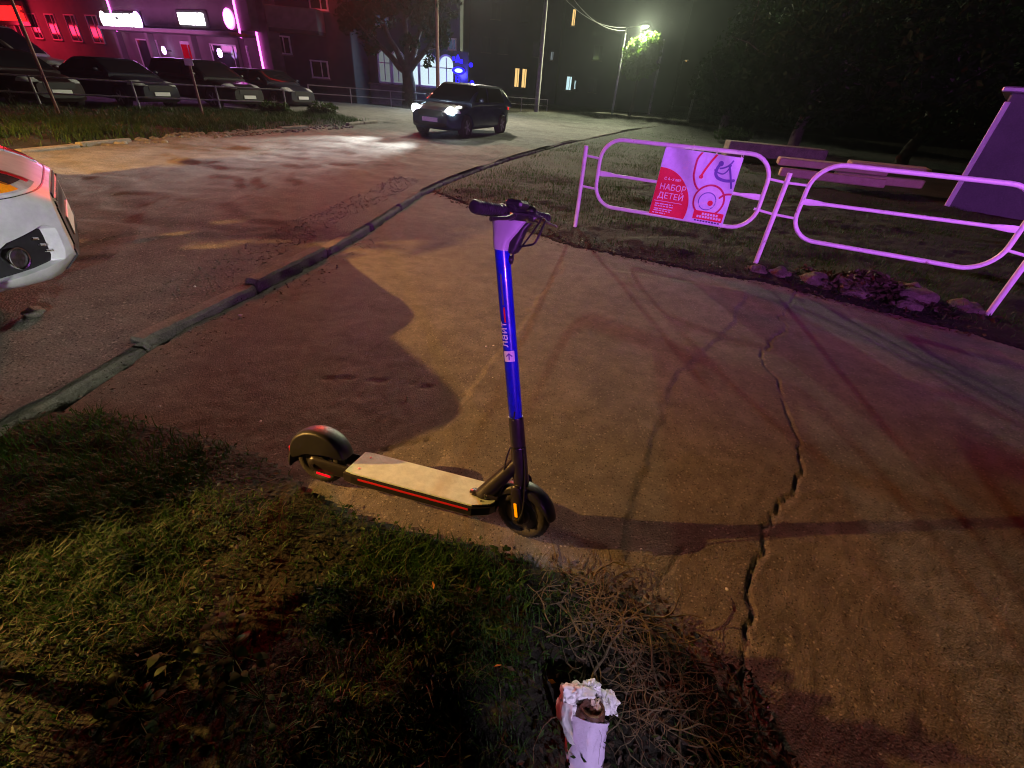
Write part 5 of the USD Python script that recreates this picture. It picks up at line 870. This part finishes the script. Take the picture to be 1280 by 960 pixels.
# ------------------------------------------------------------------ the cars
build_car('parked_car', 'white car parked at the left edge, showing only its front corner with fog lamp', 'car', (-4.78, 1.63, .05), 42, 'car_white', L=4.3, Wd=1.78, H=1.49, belt=1.0, hood=1.0, rear=1.03, ground=.21, detail=True, wb=2.6, wr=.33)
mh = math.degrees(math.atan2(-.93, -.36))
mc = build_car('moving_car', 'dark teal hatchback driving towards the camera with glaring headlights', 'car', (-2.35, 17.0, .03), mh, 'car_teal', L=4.1, Wd=1.72, H=1.42, belt=.92, hood=.90, glow=True, wb=2.5, wr=.31)
for sd in (-1, 1):
    a = math.radians(mh); f_ = np.array([math.cos(a), math.sin(a), 0]); l_ = np.array([-f_[1], f_[0], 0]); q = np.array([-2.3, 17.0, 0]) + f_ * 2.05 + l_ * sd * .6 + np.array([0, 0, .73]) + f_ * .05
    l = sphere_light('/World/' + ('headlight_light' if sd < 0 else 'headlight_light_001'), q, (.92, .98, .94), 1500, .05); l.ClearXformOpOrder()
    lm = Gf.Matrix4d(); lm.SetLookAt(Gf.Vec3d(*map(float, q)), Gf.Vec3d(*map(float, q + f_ * 10 - np.array([0, 0, .8]))), Gf.Vec3d(0, 0, 1)); l.AddTransformOp(opSuffix='aim').Set(lm.GetInverse())
    sh = UsdLux.ShapingAPI.Apply(l.GetPrim()); sh.CreateShapingConeAngleAttr(18.0); sh.CreateShapingConeSoftnessAttr(1.0)
build_car('parked_car', 'dark car with a mirror glint at the far left of the parked row', 'car', (-16.0, 15.6, -.10), -16, 'car_red', L=4.3, H=1.42, kind='hatch'); build_car('parked_car', 'dark sedan with a pale number plate, second in the parked row', 'car', (-14.9, 18.4, -.10), -20, 'car_navy', L=4.4, H=1.38, kind='sedan')
build_car('parked_car', 'tall black car behind the thin sign post, third in the parked row', 'car', (-13.2, 20.9, -.10), -22, 'car_black', L=4.5, Wd=1.84, H=1.54, belt=1.0, hood=.98, rear=1.05, ground=.22, kind='wagon', wr=.35); build_car('parked_car', 'low dark car at the right end of the parked row', 'car', (-12.1, 23.6, -.10), -26, 'car_navy', L=4.3, H=1.40, kind='hatch')
build_car('parked_van', 'pale beige van standing behind the parked row on the left', 'van', (-20.6, 20.2, 0), 12, 'car_beige', L=4.7, Wd=1.86, H=1.95, belt=1.15, hood=1.12, rear=1.2, ground=.25, kind='wagon', wr=.34)

# ------------------------------------------------------------------ added lamps, unseen, supplying violet, white and red light
nb = thing('added_neon_board', 'added violet neon board with light trimming visors, unseen behind the camera', 'sign', (3.0, -6.2, 0)); obj('backing', rbox(.9, .10, .6, (0, -.05, 2.45), .02), 'car_black', nb, 30); obj('tube', cat_(*[cyl([-.28, .04, z], [.28, .04, z], .02, 10) for z in (2.44, 2.50)]), 'glow_violet', nb, 40)
obj('visor', rbox(1.2, .90, .03, (.1, .45, 2.19), .01), 'car_black', nb, 30); obj('visor', rbox(.03, .90, .5, (-.335, .45, 2.45), .01), 'car_black', nb, 30)  # visors added to trim the violet light off ground and left side
for sd in (-1, 1): obj('leg', cyl([sd * .35, -.03, -.2], [sd * .35, -.03, 2.2], .04, 10), 'black_metal', nb, 40)
obj('visor', rbox(1.2, .90, .02, (.1, .45, 2.432), .008), 'car_black', nb, 30)
rect_light('/World/added_neon_light', P_['added_purple'][0], (2.6, 5.0, 2.2), P_['added_purple'][1], P_['added_purple'][2], .6, .16)
dl = thing('added_spot', 'added tubular spot behind the camera, unseen, brightening the white car', 'lamp', (1.6, -4.8, 0)); obj('post', cyl([0, .12, -.2], [0, .12, 2.3], .04, 10), 'black_metal', dl, 40)  # spot added to brighten the white car
q = np.array(P_['added_spot'][0]); d_ = np.array([-2.85, 2.55, .50]) - q; d_ /= np.linalg.norm(d_); o_ = np.array([1.6, -4.8, 0])
obj('lamp_tube', cat_(tube([q - d_ * .08 - o_, q - o_, q + d_ * .70 - o_], .064, 24, False), tube([q - d_ * .10 - o_, q - d_ * .09 - o_, q - d_ * .08 - o_], .065, 24)), 'black_metal', dl, 40)
sphere_light('/World/added_spot_light', q, P_['added_spot'][1], P_['added_spot'][2], .03)
vl = thing('added_spot', 'added violet tubular spot behind the camera, unseen, lighting the paper wrapper', 'lamp', (1.3, -2.4, 0)); obj('post', cyl([0, -.1, -.2], [0, -.1, 2.2], .04, 10), 'black_metal', vl, 40)  # spot added to light the paper wrapper
q = np.array([1.3, -2.4, 2.3]); d_ = np.array([.29, .53, .10]) - q; d_ /= np.linalg.norm(d_); o_ = np.array([1.3, -2.4, 0])
obj('lamp_tube', cat_(tube([q - d_ * .05 - o_, q - o_, q + d_ * .50 - o_], .034, 20, False), tube([q - d_ * .06 - o_, q - d_ * .055 - o_, q - d_ * .05 - o_], .035, 20)), 'black_metal', vl, 40)
sphere_light('/World/added_violet_light', q, (.80, .68, 1.0), 150, .012)
rb = thing('added_rooftop_sign', 'added red neon sign on the dark block, unseen above the picture, supplying red light', 'sign', (-11.6, 29.0, 0), (0, 0, 20)); obj('backing', rbox(4.0, .12, 1.2, (0, 0, 8.0), .02), 'car_black', rb, 30); obj('tube', cat_(*[cyl([-1.8, -.12, z], [1.8, -.12, z], .04, 10) for z in (7.7, 8.0, 8.3)]), 'glow_red', rb, 40); obj('bracket', cat_(*[cyl([x, .05, 8.0], [x, .9, 8.0], .03, 8) for x in (-1.5, 1.5)]), 'black_metal', rb, 40)  # sign added as unseen source of the red light
rect_light('/World/added_red_light', P_['added_red'][0], (-1.5, 3.0, 0), P_['added_red'][1], P_['added_red'][2], 2.4, .3)
obj('visor', rbox(4.4, 1.1, .03, (0, -.85, 7.55), .01), 'car_black', rb, 30)  # visor added to keep the red light off the parked cars
# thin haze added for the glow around the lamps, round the whole scene
M['haze'] = usdkit.material(stage, '/World/Looks/haze', {'v': ('principled_volume', {'color': (.88, .94, 1.0), 'density': .0003, 'anisotropy': .75})}, [], volume='v.volume')
obj('haze', m3.Manifold.cube([330, 260, 23]).translate([-165, -70, -1.6]), 'haze', smooth=False, label='thin haze added for the glow around the lamps', cat='haze', kind='stuff')
